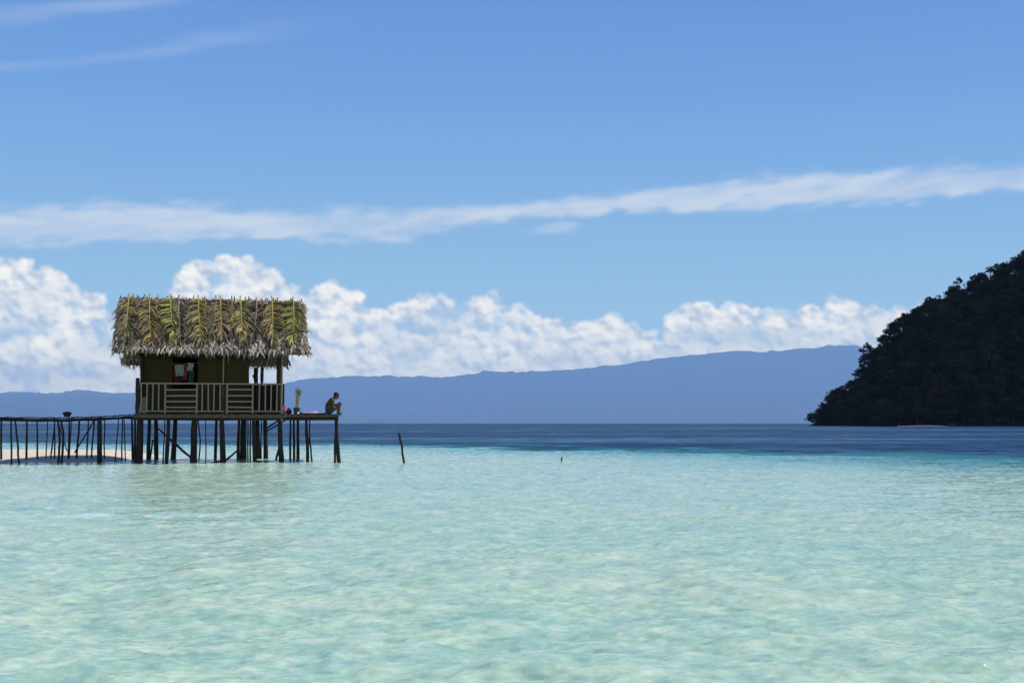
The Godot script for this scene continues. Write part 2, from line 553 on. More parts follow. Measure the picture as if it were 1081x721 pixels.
# ------------------------------------------------------------------ the wooded island
func island_top(x: float) -> float:                       # height of the ridge line over the sea, by metres along it
	return maxf(0.0, along([174, -5, 180, 1.0, 187, 5, 196, 11, 208, 21, 215, 32, 223, 44, 232, 53, 242, 62, 254, 69, 268, 75, 282, 82, 297, 88, 309, 93, 340, 99, 380, 107, 430, 114, 480, 110, 560, 74, 640, 20, 680, -5], x))

var rough := FastNoiseLite.new()

func island_height(x: float, z: float) -> float:
	var t := (z + 800.0) / 150.0                            # 0 on the ridge, 1 at the shore on our side
	var top := island_top(x * 800.0 / maxf(800.0, -z) + t * 6.0)
	var h := top * (1.0 - pow(absf(t), 1.35)) if absf(t) < 1.0 else -6.0 * (absf(t) - 1.0)
	return h + rough.get_noise_2d(x, z) * minf(6.0, h * 0.25) - 0.5

func leaf_face(st: SurfaceTool, p: Vector3, out: Vector3, size: float, c: Color, g: RandomNumberGenerator) -> void:
	# a spray of leaves: a bent four-cornered blade
	var n := (out + Vector3(g.randfn(), g.randfn(), g.randfn()) * 0.55 + Vector3.UP * 0.3).normalized()
	var x := n.cross(Vector3(g.randfn(), g.randfn(), g.randfn())).normalized() * size
	var y := n.cross(x.normalized()) * size * g.randf_range(0.4, 0.8)
	st.set_color(c)
	var a := p - x - n * size * 0.25
	var b := p + x - n * size * 0.25
	tri(st, a, p + y, b)
	tri(st, a, b, p - y)

func tree_meshes(kind: int, g: RandomNumberGenerator) -> Array:
	# [crown, trunk] of a tree standing on the origin; kinds: 0-2 broad, 3 tall and bare below, 4 thin and open
	var crown := begin()
	var trunk := begin()
	var high: float = [9.5, 8.0, 11.0, 14.5, 12.0][kind]
	var wide: float = [4.2, 3.8, 3.6, 3.4, 3.0][kind]
	var lobes: int = [9, 8, 9, 7, 6][kind]
	var from: float = [0.42, 0.35, 0.4, 0.62, 0.5][kind]
	var lean := Vector3(g.randf_range(-0.6, 0.6), 0, g.randf_range(-0.6, 0.6))
	var head := Vector3(lean.x, high * 0.75, lean.z)
	tube(trunk, [Vector3(0, -1.0, 0), Vector3(lean.x * 0.2, high * 0.3, lean.z * 0.2), head], [0.34, 0.24, 0.1], 6)
	for k in lobes:
		var a := TAU * (k + g.randf_range(-0.3, 0.3)) / lobes
		var out := wide * g.randf_range(0.25, 0.78) if k else 0.0
		var c := Vector3(cos(a) * out + lean.x, high * g.randf_range(from + 0.1, 0.88), sin(a) * out + lean.z)
		if k == 0: c.y = high * 0.92
		tube(trunk, [Vector3(lean.x * 0.3, high * g.randf_range(0.3, 0.55), lean.z * 0.3), c], [0.13, 0.04], 5)
		var r := wide * g.randf_range(0.32, 0.48)
		var tone := g.randf_range(0.7, 1.3)
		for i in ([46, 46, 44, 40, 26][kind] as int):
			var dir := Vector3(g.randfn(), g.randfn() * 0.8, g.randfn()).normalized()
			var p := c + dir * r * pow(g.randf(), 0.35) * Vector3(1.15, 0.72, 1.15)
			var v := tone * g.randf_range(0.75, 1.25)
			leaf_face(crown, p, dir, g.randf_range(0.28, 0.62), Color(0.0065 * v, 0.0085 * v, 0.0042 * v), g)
	return [crown.commit(), trunk.commit()]

func make_island() -> void:
	rough.seed = 21
	rough.frequency = 0.02
	rough.fractal_octaves = 4
	var st := begin()
	var nx := 130
	var nz := 60
	for i in nx + 1:
		var x := lerpf(168.0, 680.0, float(i) / nx)
		for j in nz + 1:
			var z := lerpf(-640.0, -965.0, float(j) / nz)
			st.add_vertex(Vector3(x, island_height(x, z), z))
	for i in nx:
		for j in nz:
			var a := i * (nz + 1) + j
			var b := a + nz + 1
			for q in [a, a + 1, b + 1, a, b + 1, b]: st.add_index(q)
	st.generate_normals()
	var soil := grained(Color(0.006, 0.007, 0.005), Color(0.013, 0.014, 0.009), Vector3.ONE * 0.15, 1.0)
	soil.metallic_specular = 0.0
	tag(put("island_hill", st, soil), "", "", "", "structure")
	var strip := begin()
	tube(strip, [Vector3(188, 0.0, -648), Vector3(196, 0.15, -649), Vector3(205, 0.25, -649), Vector3(213, 0.0, -648)], [0.1, 0.25, 0.22, 0.05], 8)
	tag(put("beach", strip, grained(Color(0.45, 0.4, 0.33), Color(0.6, 0.55, 0.45), Vector3.ONE * 0.3)), "", "", "", "structure")
	var g := RandomNumberGenerator.new()
	g.seed = 77
	var leaves := painted(0.8)
	leaves.metallic_specular = 0.12
	var bark := grained(Color(0.02, 0.017, 0.013), Color(0.05, 0.042, 0.034), Vector3.ONE * 0.5)
	var kinds := []
	for k in 5: kinds.append(tree_meshes(k, g))
	# the wood on the slope, a closed mass of crowns
	var mm := MultiMesh.new()
	mm.transform_format = MultiMesh.TRANSFORM_3D
	mm.mesh = kinds[0][0]
	var spots: Array[Transform3D] = []
	var x := 177.0
	while x < 470.0:
		var s := 0.0
		while s < 1.0:
			var z := -800.0 + 152.0 * (1.0 - s) + g.randf_range(-3, 3)
			var xx := x + g.randf_range(-3, 3)
			var h := island_height(xx, z)
			if h > -0.4:
				var k := g.randf_range(0.7, 1.6) * smoothstep(-25.0, 12.0, h)
				spots.append(Transform3D(Basis(Vector3.UP, g.randf() * TAU).scaled(Vector3(k, k * g.randf_range(0.8, 1.15), k)), Vector3(xx, h - 2.6 * k, z)))
			s += 0.029
		x += 4.2
	mm.use_colors = true
	mm.instance_count = spots.size()
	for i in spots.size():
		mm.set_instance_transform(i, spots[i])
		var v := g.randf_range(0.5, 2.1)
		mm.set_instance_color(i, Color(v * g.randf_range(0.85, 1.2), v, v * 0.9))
	var wood := MultiMeshInstance3D.new()
	wood.name = "forest"
	wood.multimesh = mm
	wood.material_override = leaves
	add_child(wood)
	tag(wood, "dense dark forest covering the slope of the island", "forest", "", "stuff")
	# trees that stand out of it against the sky, and those that lean over the shore
	var says := ["round broad-crowned dark tree on the island ridge against the sky", "low spreading dark tree on the island ridge against the sky", "upright full-crowned dark tree on the island ridge against the sky", "tall tree with bare trunk rising above the island ridge", "thin open-crowned tree with gaps on the island ridge"]
	var protos := []
	for k in 5:
		var t := thing("island_tree", says[k], "tree", Vector3.ZERO, 0.0, "trees on the island ridge")
		put_mesh("crown", kinds[k][0], leaves, t)
		put_mesh("trunk", kinds[k][1], bark, t)
		protos.append(t)
	var used := {}
	x = 184.0
	while x < 372.0:
		var k: int = [0, 1, 2, 0, 4, 2, 1, 3][g.randi() % 8]
		plant(protos, k, used, Vector3(x, 0, -800.0 + g.randf_range(-4, 10)), g.randf() * TAU, g.randf_range(0.6, 1.35) * smoothstep(120.0, 215.0, x))
		x += g.randf_range(2.6, 5.5)
	var shore: Node3D = null
	for q in [190.0, 199.0, 208.0, 222.0, 233.0, 247.0, 259.0, 272.0, 284.0]:
		if shore == null:
			shore = thing("shore_tree", "low dark tree overhanging the water at the foot of the island", "tree", Vector3.ZERO, 0.0, "trees along the island shore")
			put_mesh("crown", kinds[1][0], leaves, shore)
			put_mesh("trunk", kinds[1][1], bark, shore)
			set_tree(shore, Vector3(q, 0, -652.0), 1.0, 0.8)
		else:
			var c := shore.duplicate()
			c.name = numbered("shore_tree")
			add_child(c)
			set_tree(c, Vector3(q, 0, -652.0 + g.randf_range(-3, 2)), g.randf() * TAU, g.randf_range(0.6, 0.95))

func set_tree(t: Node3D, p: Vector3, turn: float, k: float) -> void:
	t.position = Vector3(p.x, island_height(p.x, p.z) + 0.6, p.z)
	t.rotation.y = turn
	t.scale = Vector3.ONE * k

func plant(protos: Array, k: int, used: Dictionary, p: Vector3, turn: float, size: float) -> void:
	var t: Node3D = protos[k]
	if used.has(k):
		t = t.duplicate()
		t.name = numbered("island_tree")
		add_child(t)
	used[k] = true
	set_tree(t, p, turn, size)

# ------------------------------------------------------------------ the hut on stilts
var wood_dark: Material
var wood_grey: Material
var wood_brown: Material

func at(px: float, py: float, dz: float) -> Vector3:      # picture point -> the hut's own axes, on the plane dz in front of its front edge
	var inv := HUT.affine_inverse()
	var o := inv * Vector3(0, EYE, 0)
	var d := inv.basis * ray(px, py)
	return o + d * ((dz - o.z) / d.z)

const PX := 0.0352                                        # metres per picture pixel at the hut

func pile(parent: Node3D, pts: Array, w: float, dz: float, called := "pile") -> void:
	# an unsawn trunk driven into the sand, through picture points from its head to where it enters the water
	var points := []
	var radii := []
	for i in pts.size():
		points.append(at(pts[i][0], pts[i][1], dz) + Vector3(0, 0, rng.randf_range(-0.05, 0.05)))
		radii.append(w * PX * 0.5 * (0.9 + 0.2 * i / (pts.size() - 1)))
	# bends between
	var p2 := [points[0]]
	var r2 := [radii[0]]
	for i in points.size() - 1:
		for k in 3:
			var t := (k + 1) / 3.0
			var j := Vector3(rng.randf_range(-1, 1), 0, rng.randf_range(-1, 1)) * 0.012
			p2.append(points[i].lerp(points[i + 1], t) + (j if k < 2 else Vector3.ZERO))
			r2.append(lerpf(radii[i], radii[i + 1], t) * rng.randf_range(0.92, 1.08))
	var n := p2.size()
	var foot: Vector3 = p2[n - 1] + (p2[n - 1] - p2[n - 2]).normalized() * 0.6
	foot.y = -0.45
	p2.append(foot)
	r2.append(r2[n - 1])
	var st := begin()
	tube(st, p2, r2, 8, 0.06)
	put(called, st, wood_dark, parent)

func beam(parent: Node3D, called: String, a: Vector3, b: Vector3, r: float, m: Material) -> void:
	var pts := []
	var rad := []
	for k in 6:
		var t := k / 5.0
		pts.append(a.lerp(b, t) + (Vector3(rng.randf_range(-1, 1), rng.randf_range(-1, 1), 0) * 0.012 if k % 5 else Vector3.ZERO))
		rad.append(r * rng.randf_range(0.9, 1.1))
	var st := begin()
	tube(st, pts, rad, 8, 0.05)
	put(called, st, m, parent)

func board(parent: Node3D, called: String, a: Vector3, b: Vector3, wide: float, thick: float, m: Material, face := Vector3.BACK) -> MeshInstance3D:
	var st := begin()
	bar(st, a, b, wide, thick, face)
	return put(called, st, m, parent)

func make_jetty() -> void:
	var j := thing("jetty", "long dark plank jetty on thin crooked poles leading to the hut", "jetty")
	j.transform = HUT
	# uprights: front row in the water, back row on the sand
	for p in [[[[11.2, 443], [11.3, 487]], 1.7], [[[14.8, 443], [17.5, 465], [19, 487]], 2.0], [[[60, 443], [62.5, 464], [60.8, 489]], 2.3], [[[63.8, 443], [66.6, 458], [64, 489]], 2.4], [[[104.4, 442], [104.5, 489]], 5.0], [[[-22, 443], [-21, 487]], 2.4], [[[-58, 443], [-57, 487]], 2.4]]:
		pile(j, p[0], p[1], -0.12)
	for p in [[[[0.6, 443], [0.2, 480]], 2.2], [[[27.6, 443], [27.3, 480]], 2.2], [[[38.2, 443], [38.6, 480]], 1.7], [[[49.6, 443], [48, 480]], 1.2], [[[57.4, 443], [53.2, 480]], 1.5], [[[56.8, 443], [56.9, 480]], 1.6], [[[72.8, 443], [71.6, 480]], 2.1], [[[75.2, 443], [72.8, 480]], 1.1], [[[83, 443], [80.4, 480]], 2.1], [[[92.7, 443], [91, 480]], 1.7], [[[99.2, 443], [96, 480]], 1.7], [[[110, 443], [109.4, 480]], 1.3], [[[124.6, 442], [121.6, 480]], 1.3], [[[128.6, 442], [128, 480]], 1.5], [[[130.2, 442], [131.6, 480]], 1.3], [[[138.6, 441], [139.3, 480]], 2.2], [[[-12, 443], [-11, 480]], 1.8], [[[-38, 443], [-39, 480]], 1.8]]:
		pile(j, p[0], p[1], -2.15)
	beam(j, "brace", at(99, 443.5, -1.9), at(78, 478, -1.9), 0.025, wood_dark)
	beam(j, "brace", at(61, 448, -0.3), at(70, 476, -1.9), 0.022, wood_dark)
	# two stringers and the planks across them
	var lefts := [-80.0, 0.0, 60.0, 100.0, 143.0]
	var line := [-80, 441.5, 0, 441.5, 60, 442.2, 100, 441.0, 143, 438.6]
	for dz in [-0.14, -2.05]:
		for k in lefts.size() - 1:
			beam(j, "stringer", at(lefts[k] - 3, along(line, lefts[k]) + 0.8, -0.14) * Vector3(1, 1, 0) + Vector3(0, -0.03, dz), at(lefts[k + 1] - (1.5 if k == lefts.size() - 2 else 0.0), along(line, lefts[k + 1]) + 0.8, -0.14) * Vector3(1, 1, 0) + Vector3(0, -0.03, dz), 0.05, wood_dark)
	var px := -80.0
	while px < 140.0:
		var c := at(px + 2.5, along(line, px + 2.5) - 0.9, -0.14)
		c.y += rng.randf_range(-0.012, 0.012)
		board(j, "plank", Vector3(c.x, c.y, rng.randf_range(0.02, 0.14)), Vector3(c.x + rng.randf_range(-0.03, 0.03), c.y, -0.98 + rng.randf_range(-0.1, 0.05)), rng.randf_range(0.13, 0.165), 0.035, wood_dark, Vector3.UP)
		px += 5.0
	for k in 9:
		var jx := -78.0 + k * 26.0
		var p := at(jx, along(line, jx) + 0.2, -0.14)
		beam(j, "cross_pole", Vector3(p.x, p.y - 0.02, 0.0), Vector3(p.x + 0.05, p.y - 0.02, -2.2), 0.03, wood_dark)
	# a squat dark basket set down on the planks
	var top := at(70, along(line, 70) - 1.4, -0.5)
	var b := thing("basket", "small dark basket set down on the jetty planks", "basket")
	b.transform = HUT * Transform3D(Basis(), Vector3(top.x, top.y + 0.012, -0.55))
	var st := begin()
	tube(st, [Vector3(0, 0, 0), Vector3(0, 0.05, 0), Vector3(0, 0.14, 0), Vector3(0, 0.15, 0)], [0.10, 0.12, 0.165, 0.15], 14)
	put("bowl", st, wood_dark, b)
	var rim := begin()
	var ring := []
	var rr := []
	for k in 14:
		ring.append(Vector3(cos(TAU * k / 16.0) * 0.165, 0.155, sin(TAU * k / 16.0) * 0.165))
		rr.append(0.014)
	tube(rim, ring, rr, 6)
	put("rim", rim, wood_dark, b)
	var lid := begin()
	tube(lid, [Vector3(0, 0.15, 0), Vector3(0, 0.18, 0), Vector3(0, 0.20, 0)], [0.13, 0.10, 0.03], 12)
	put("lid", lid, wood_dark, b)

func make_hut() -> void:
	var h := thing("stilt_hut", "palm-thatched wooden hut on stilts with a grey railing over shallow water", "hut")
	h.transform = HUT
	# piles
	for p in [[[[147, 441], [146.6, 488]], 6.0], [[[141.8, 441], [142.2, 488]], 2.6], [[[173.6, 441], [171.6, 488]], 1.4], [[[177.6, 441], [175.2, 488]], 4.2], [[[205, 441], [203.6, 488]], 6.6], [[[216.7, 441], [216.8, 489]], 1.2], [[[233.4, 441], [235.2, 488]], 5.6], [[[261.2, 441], [261.5, 488]], 1.4], [[[264, 441], [263.9, 488]], 1.6], [[[267.2, 441], [268.6, 488]], 4.0], [[[295.4, 441], [295.6, 470], [296.8, 488]], 5.6], [[[323, 441], [324.6, 488]], 3.2], [[[326.6, 441], [327, 468], [329.2, 488]], 1.8], [[[354, 440], [353.2, 488]], 2.2], [[[354.6, 440], [355.4, 465], [357.6, 488]], 4.2]]:
		pile(h, p[0], p[1], -0.12)
	for p in [[[[150.2, 441], [149.7, 484]], 1.4], [[[208.4, 441], [211, 465], [209.8, 482]], 1.5], [[[306.2, 441], [306, 479]], 2.2], [[[310, 441], [310.1, 479]], 2.6], [[[314.2, 441], [314.2, 481]], 3.2]]:
		pile(h, p[0], p[1], -2.3)
	for p in [[[[157.2, 442], [156, 481]], 4.2], [[[164, 442], [164.4, 480]], 4.8], [[[184.6, 442], [182.6, 482]], 5.2], [[[228, 442], [227, 479]], 3.4], [[[252, 442], [251, 480]], 3.4], [[[257, 442], [256.4, 480]], 7.0], [[[271.4, 442], [272, 480]], 5.2], [[[279.4, 442], [280.2, 480]], 5.2], [[[275.6, 442], [275.2, 480]], 1.4], [[[161, 464], [158.6, 480]], 2.0]]:
		pile(h, p[0], p[1], -4.4)
	for b in [[178, 463, 204, 486, -0.15, 0.045], [238, 486, 252, 474, -0.15, 0.04], [221, 489.5, 238, 485.5, -0.12, 0.035], [280, 453, 297, 441.5, -1.0, 0.03], [282, 455, 303, 442, -0.6, 0.028], [166, 452, 176, 461, -1.5, 0.03], [291, 486.5, 295, 470, -0.12, 0.04], [325, 462, 328, 474, -0.12, 0.03]]:
		beam(h, "brace", at(b[0], b[1], b[4]), at(b[2], b[3], b[4]), b[5], wood_dark)
	# bearers, joists and floor boards
	var floor_y := 1.80
	for dz in [-0.08, -2.3, -4.45]:
		beam(h, "bearer", Vector3(-2.86, floor_y - 0.15, dz), Vector3(at(300, 440, 0).x if dz < -3 else at(357, 440, 0).x, floor_y - 0.15, dz), 0.065, wood_dark)
	for k in 11:
		var x := lerpf(-2.7, 4.4, k / 10.0)
		beam(h, "joist", Vector3(x, floor_y - 0.055, 0.0), Vector3(x, floor_y - 0.055, -4.5 if x < 2.7 else -2.4), 0.035, wood_dark)
	var x := -2.82
	while x < 4.74:
		var w := rng.randf_range(0.165, 0.185)
		var back := -4.6 if x < 2.75 else -2.5
		board(h, "floor_board", Vector3(x + w / 2, floor_y, rng.randf_range(0.05, 0.1)), Vector3(x + w / 2, floor_y, back + rng.randf_range(-0.05, 0.05)), w - 0.012, 0.035, wood_brown if int(x * 7) % 3 else wood_dark, Vector3.UP)
		x += w
	board(h, "edge_board", Vector3(-2.84, floor_y - 0.07, 0.125), Vector3(at(300, 440, 0).x, floor_y - 0.075, 0.125), 0.13, 0.03, wood_brown)
	board(h, "edge_board", Vector3(at(300.6, 440, 0).x, floor_y - 0.06, 0.12), Vector3(at(357.5, 440, 0).x, floor_y - 0.055, 0.12), 0.08, 0.03, wood_brown)
	floor_y += 0.018
	# railing
	var rail := Node3D.new()
	rail.name = "railing"
	h.add_child(rail)
	var rz := 0.0
	var rtop := at(143, 404.6, rz).y
	var rlow := at(143, 434, rz).y
	board(rail, "top_rail", Vector3(at(144, 404, rz).x, rtop, rz), Vector3(at(297, 404, rz).x, rtop, rz), 0.055, 0.05, wood_grey)
	board(rail, "bottom_rail", Vector3(at(144, 404, rz).x, rlow, rz), Vector3(at(297, 404, rz).x, rlow, rz), 0.05, 0.04, wood_grey)
	for bx in [148.3, 154.4, 160.7, 167.0, 213.1, 219.3, 225.4, 231.9, 273.5, 279.5, 285.7, 291.8]:
		var b := at(bx, 420, rz).x
		board(rail, "baluster", Vector3(b + rng.randf_range(-0.008, 0.008), rlow + 0.02, rz + 0.028), Vector3(b + rng.randf_range(-0.008, 0.008), rtop - 0.02, rz + 0.028), 0.048, 0.02, wood_grey)
	for bx in [173.8, 207.3, 239.2, 266.4]:
		var b := at(bx, 420, rz).x
		board(rail, "rail_post", Vector3(b, floor_y, rz), Vector3(b, rtop - 0.025, rz), 0.062, 0.06, wood_grey)
	for span in [[174.8, 206.3], [240.2, 265.4]]:
		for y in [411.4, 417.8, 424.0, 430.0]:
			board(rail, "slat", at(span[0], y + rng.randf_range(-0.3, 0.3), rz + 0.036), at(span[1], y + rng.randf_range(-0.3, 0.3), rz + 0.036), 0.05, 0.018, wood_grey)
	board(h, "loose_board", Vector3(at(151.6, 420, -0.1).x, floor_y, -0.1), Vector3(at(151.4, 420, -0.1).x, at(151, 419, -0.1).y, -0.14), 0.17, 0.02, surface(srgb(0.15, 0.13, 0.07)))
	# posts under the roof
	for p in [[145.0, 399.0, 0.0, 0.075], [149.5, 376.0, -1.15, 0.06], [294.6, 372.0, -0.15, 0.10], [237.0, 404.0, -0.04, 0.07], [270.0, 388.0, -4.3, 0.085], [276.5, 388.0, -4.3, 0.06], [260.0, 376.0, -4.3, 0.07], [152.0, 376.0, -4.3, 0.07], [294.0, 390.0, -4.3, 0.07]]:
		var b := at(p[0], p[1], p[2])
		beam(h, "post", Vector3(b.x, floor_y, p[2]), Vector3(b.x, b.y, p[2]), p[3], wood_dark)
	var thin_pole := at(235.7, 380, -0.02)
	beam(h, "pole", Vector3(thin_pole.x, floor_y, -0.07), Vector3(thin_pole.x, 4.05, -0.07), 0.026, wood_grey)
	beam(h, "pole", Vector3(at(297.4, 400, 0).x, floor_y - 0.3, 0.0), Vector3(at(297.2, 400, 0).x, 4.0, 0.0), 0.03, wood_grey)
	beam(h, "strut", at(267, 396, -4.2), at(271, 406, -4.2), 0.04, wood_dark)
	# walls of upright boards round a dark room, with a window opening in front
	var wz := -1.25
	var wall := Node3D.new()
	wall.name = "wall"
	h.add_child(wall)
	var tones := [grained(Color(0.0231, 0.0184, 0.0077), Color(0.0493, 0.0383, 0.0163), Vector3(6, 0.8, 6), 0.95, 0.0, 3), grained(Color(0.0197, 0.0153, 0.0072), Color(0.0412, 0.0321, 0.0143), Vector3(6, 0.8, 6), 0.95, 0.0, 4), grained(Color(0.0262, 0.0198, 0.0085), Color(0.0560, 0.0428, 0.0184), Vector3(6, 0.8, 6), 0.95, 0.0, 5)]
	var x0 := at(149.6, 420, wz).x
	var x1 := at(262.0, 420, wz).x
	var win0 := at(181.5, 390, wz).x
	var win1 := at(208.5, 390, wz).x
	var sill := at(190, 412, wz).y
	var head := at(190, 369, wz).y
	x = x0
	while x < x1 - 0.05:
		var w := minf(rng.randf_range(0.30, 0.36), x1 - x)
		if x < win0 and x + w > win0: w = win0 - x
		if x < win1 and x + w > win1: w = win1 - x
		if w < 0.03:
			x += w
			continue
		var jit := 0.023 * (int(x * 10.0) % 2) + rng.randf_range(-0.001, 0.001)
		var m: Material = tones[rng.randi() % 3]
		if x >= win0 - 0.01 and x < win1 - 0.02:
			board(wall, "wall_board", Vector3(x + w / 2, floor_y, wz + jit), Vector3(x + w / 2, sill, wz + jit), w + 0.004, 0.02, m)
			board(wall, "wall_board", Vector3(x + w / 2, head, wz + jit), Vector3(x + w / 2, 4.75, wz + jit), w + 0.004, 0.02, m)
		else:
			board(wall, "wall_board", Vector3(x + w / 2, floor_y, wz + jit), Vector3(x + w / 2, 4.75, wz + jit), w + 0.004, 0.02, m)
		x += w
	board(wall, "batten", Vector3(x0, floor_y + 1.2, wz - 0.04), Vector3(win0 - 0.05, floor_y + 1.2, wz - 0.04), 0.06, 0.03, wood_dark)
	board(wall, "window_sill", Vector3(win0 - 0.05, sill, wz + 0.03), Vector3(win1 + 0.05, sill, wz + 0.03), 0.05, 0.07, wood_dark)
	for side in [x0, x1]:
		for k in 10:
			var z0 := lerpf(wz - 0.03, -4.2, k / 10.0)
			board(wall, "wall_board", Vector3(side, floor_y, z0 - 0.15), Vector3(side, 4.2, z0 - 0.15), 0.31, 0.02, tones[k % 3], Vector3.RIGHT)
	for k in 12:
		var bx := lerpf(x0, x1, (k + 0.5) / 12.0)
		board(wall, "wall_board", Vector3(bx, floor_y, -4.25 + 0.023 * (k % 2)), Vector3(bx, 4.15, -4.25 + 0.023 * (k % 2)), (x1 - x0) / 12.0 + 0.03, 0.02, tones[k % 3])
	# a low boarded side of the porch beyond the room
	for k in 5:
		var bx := lerpf(x1 + 0.12, at(298, 404, -4.3).x - 0.1, k / 4.0)
		board(wall, "wall_board", Vector3(bx, floor_y, -4.32 + 0.023 * (k % 2)), Vector3(bx, at(280, 406, -4.3).y + rng.randf_range(-0.03, 0.03), -4.32 + 0.023 * (k % 2)), 0.36, 0.02, tones[k % 3])
	make_roof(h)

func blade(st: SurfaceTool, a: Vector3, b: Vector3, c: Vector3, w: float, face: Vector3, col: Color) -> void:
	# one strip of leaf from a over b to its tip c
	var s1 := (b - a).cross(face).normalized() * w * 0.5
	var s2 := (c - b).cross(face).normalized() * w * 0.5
	st.set_color(col)
	quad(st, a - s1 * 0.7, a + s1 * 0.7, b + s1, b - s1)
	tri(st, b - s1, b + s1, c + s2 * 0.15)
	tri(st, b - s1, c + s2 * 0.15, c - s2 * 0.15)

func dry_leaf(g: RandomNumberGenerator) -> Color:          # any strip of the dry thatch, straw to bleached grey
	return Color(0.30, 0.225, 0.15).lerp(Color(0.54, 0.47, 0.44), g.randf()) * lerpf(0.12, 1.1, pow(g.randf(), 1.2))

const RIDGE := Vector3(0, 6.26, -2.0)
const EAVE := Vector3(0, 4.08, 1.0)
const REAR := Vector3(0, 3.88, -5.0)

func on_roof(x: float, t: float, lift := 0.0) -> Vector3: # across, and 0 at the ridge to 1 at the front eave
	var n := Vector3(0, EAVE.z - RIDGE.z, RIDGE.y - EAVE.y).normalized()
	return RIDGE.lerp(EAVE, t) + Vector3(x, 0, 0) + n * lift

func make_roof(h: Node3D) -> void:
	var roof := Node3D.new()
	roof.name = "roof"
	h.add_child(roof)
	var left := -3.52
	var right := 3.48
	var n := Vector3(0, EAVE.z - RIDGE.z, RIDGE.y - EAVE.y).normalized()
	var straw := grained(Color(0.05, 0.038, 0.026), Color(0.17, 0.138, 0.10), Vector3(5, 5, 5), 1.0, 0.0, 9)
	# the two slopes as thick mats
	var st := begin()
	var a := on_roof(left, 0.0)
	var b := on_roof(left, 1.0)
	var up := n * 0.07
	var along_x := Vector3(right - left, 0, 0)
	for f in [[a + up, a + along_x + up, b + along_x + up, b + up], [b - up, b + along_x - up, a + along_x - up, a - up], [b + up, b + along_x + up, b + along_x - up, b - up], [a - up, a + up, b + up, b - up], [a + along_x + up, a + along_x - up, b + along_x - up, b + along_x + up]]:
		quad(st, f[0], f[1], f[2], f[3])
	put("front_mat", st, straw, roof)
	var st2 := begin()
	var rn := Vector3(0, RIDGE.z - REAR.z, -(RIDGE.y - REAR.y)).normalized() * 0.07
	a = RIDGE + Vector3(left, 0, -0.02)
	b = REAR + Vector3(left, 0, 0)
	along_x = Vector3(3.1 - left, 0, 0)
	for f in [[a + rn, b + rn, b + along_x + rn, a + along_x + rn], [b - rn, a - rn, a + along_x - rn, b + along_x - rn], [b + rn, b - rn, b + along_x - rn, b + along_x + rn], [a + rn, a - rn, b - rn, b + rn], [a + along_x - rn, a + along_x + rn, b + along_x + rn, b + along_x - rn]]:
		quad(st2, f[0], f[1], f[2], f[3])
	put("rear_mat", st2, straw, roof)
	for k in 8:
		var x := lerpf(left + 0.2, right - 0.3, k / 7.0)
		beam(roof, "rafter", on_roof(x, 0.02, -0.11), on_roof(x, 0.99, -0.11), 0.035, wood_dark)
	beam(roof, "eave_pole", on_roof(left - 0.02, 0.9, -0.16), on_roof(right - 0.1, 0.9, -0.16), 0.035, wood_brown)
	beam(roof, "ridge_pole", RIDGE + Vector3(left - 0.05, -0.14, 0), RIDGE + Vector3(right + 0.02, -0.14, 0), 0.05, wood_dark)
	# gable ends of matting set back under the rake
	for side in [left + 0.75, right - 1.35]:
		var gst := begin()
		var p := RIDGE + Vector3(side, -0.25, 0)
		var q := Vector3(side, 4.1, 0.55)
		var r := Vector3(side, 4.1, -4.5)
		tri(gst, p, q, r)
		tri(gst, p + Vector3(0.03, 0, 0), r + Vector3(0.03, 0, 0), q + Vector3(0.03, 0, 0))
		put("gable", gst, straw, roof)
	# dry leaf strips in courses, pale and ragged along the eave
	var g := RandomNumberGenerator.new()
	g.seed = 5
	var dry := painted(0.9)
	dry.backlight_enabled = true
	dry.backlight = Color(0.3, 0.27, 0.2)
	var hay := begin()
	for course in 11:
		for k in 150:
			var x := lerpf(left - 0.03, right + 0.03, (k + g.randf()) / 150.0)
			var t := course / 11.0 + g.randf_range(-0.03, 0.03)
			var long := g.randf_range(0.09, 0.19)
			var lean := g.randf_range(-0.28, 0.28)
			var col := dry_leaf(g)
			blade(hay, on_roof(x, t, 0.075), on_roof(x + lean * 0.6, t + long * 0.6, g.randf_range(0.09, 0.15)), on_roof(x + lean, t + long, g.randf_range(0.05, 0.13)), g.randf_range(0.03, 0.07), n, col)
	for k in 760:
		var x := g.randf_range(left - 0.06, right + 0.06)
		var t := g.randf_range(0.78, 0.99)
		var p := on_roof(x, t, g.randf_range(0.07, 0.12))
		var q := p + Vector3(g.randf_range(-0.16, 0.16), -g.randf_range(0.05, 0.16), g.randf_range(0.03, 0.14))
		var ragged := 0.6 + 1.3 * absf(chop.get_noise_2d(x * 1.7, 3.0)) + 0.5 * chop.get_noise_2d(x * 5.0, 9.0)
		var r := q + Vector3(g.randf_range(-0.12, 0.12), -g.randf_range(0.04, 0.24 if k % 9 else 0.42) * ragged, g.randf_range(-0.05, 0.06))
		blade(hay, p, q, r, g.randf_range(0.025, 0.06), Vector3(0, 0.4, 1).normalized(), dry_leaf(g))
	for k in 800:                                           # the rear eave, hanging lower behind
		var x := g.randf_range(left - 0.02, 3.12)
		var p := REAR + Vector3(x, 0.12, g.randf_range(0.0, 0.35))
		p.y += (p.z - REAR.z) * 0.7
		var q := p + Vector3(g.randf_range(-0.1, 0.1), -g.randf_range(0.1, 0.2), g.randf_range(-0.1, 0.12))
		var r := q + Vector3(g.randf_range(-0.1, 0.1), -g.randf_range(0.06, 0.2 if k % 4 else 0.42), g.randf_range(-0.08, 0.05))
		blade(hay, p, q, r, g.randf_range(0.03, 0.07), Vector3.BACK, dry_leaf(g))
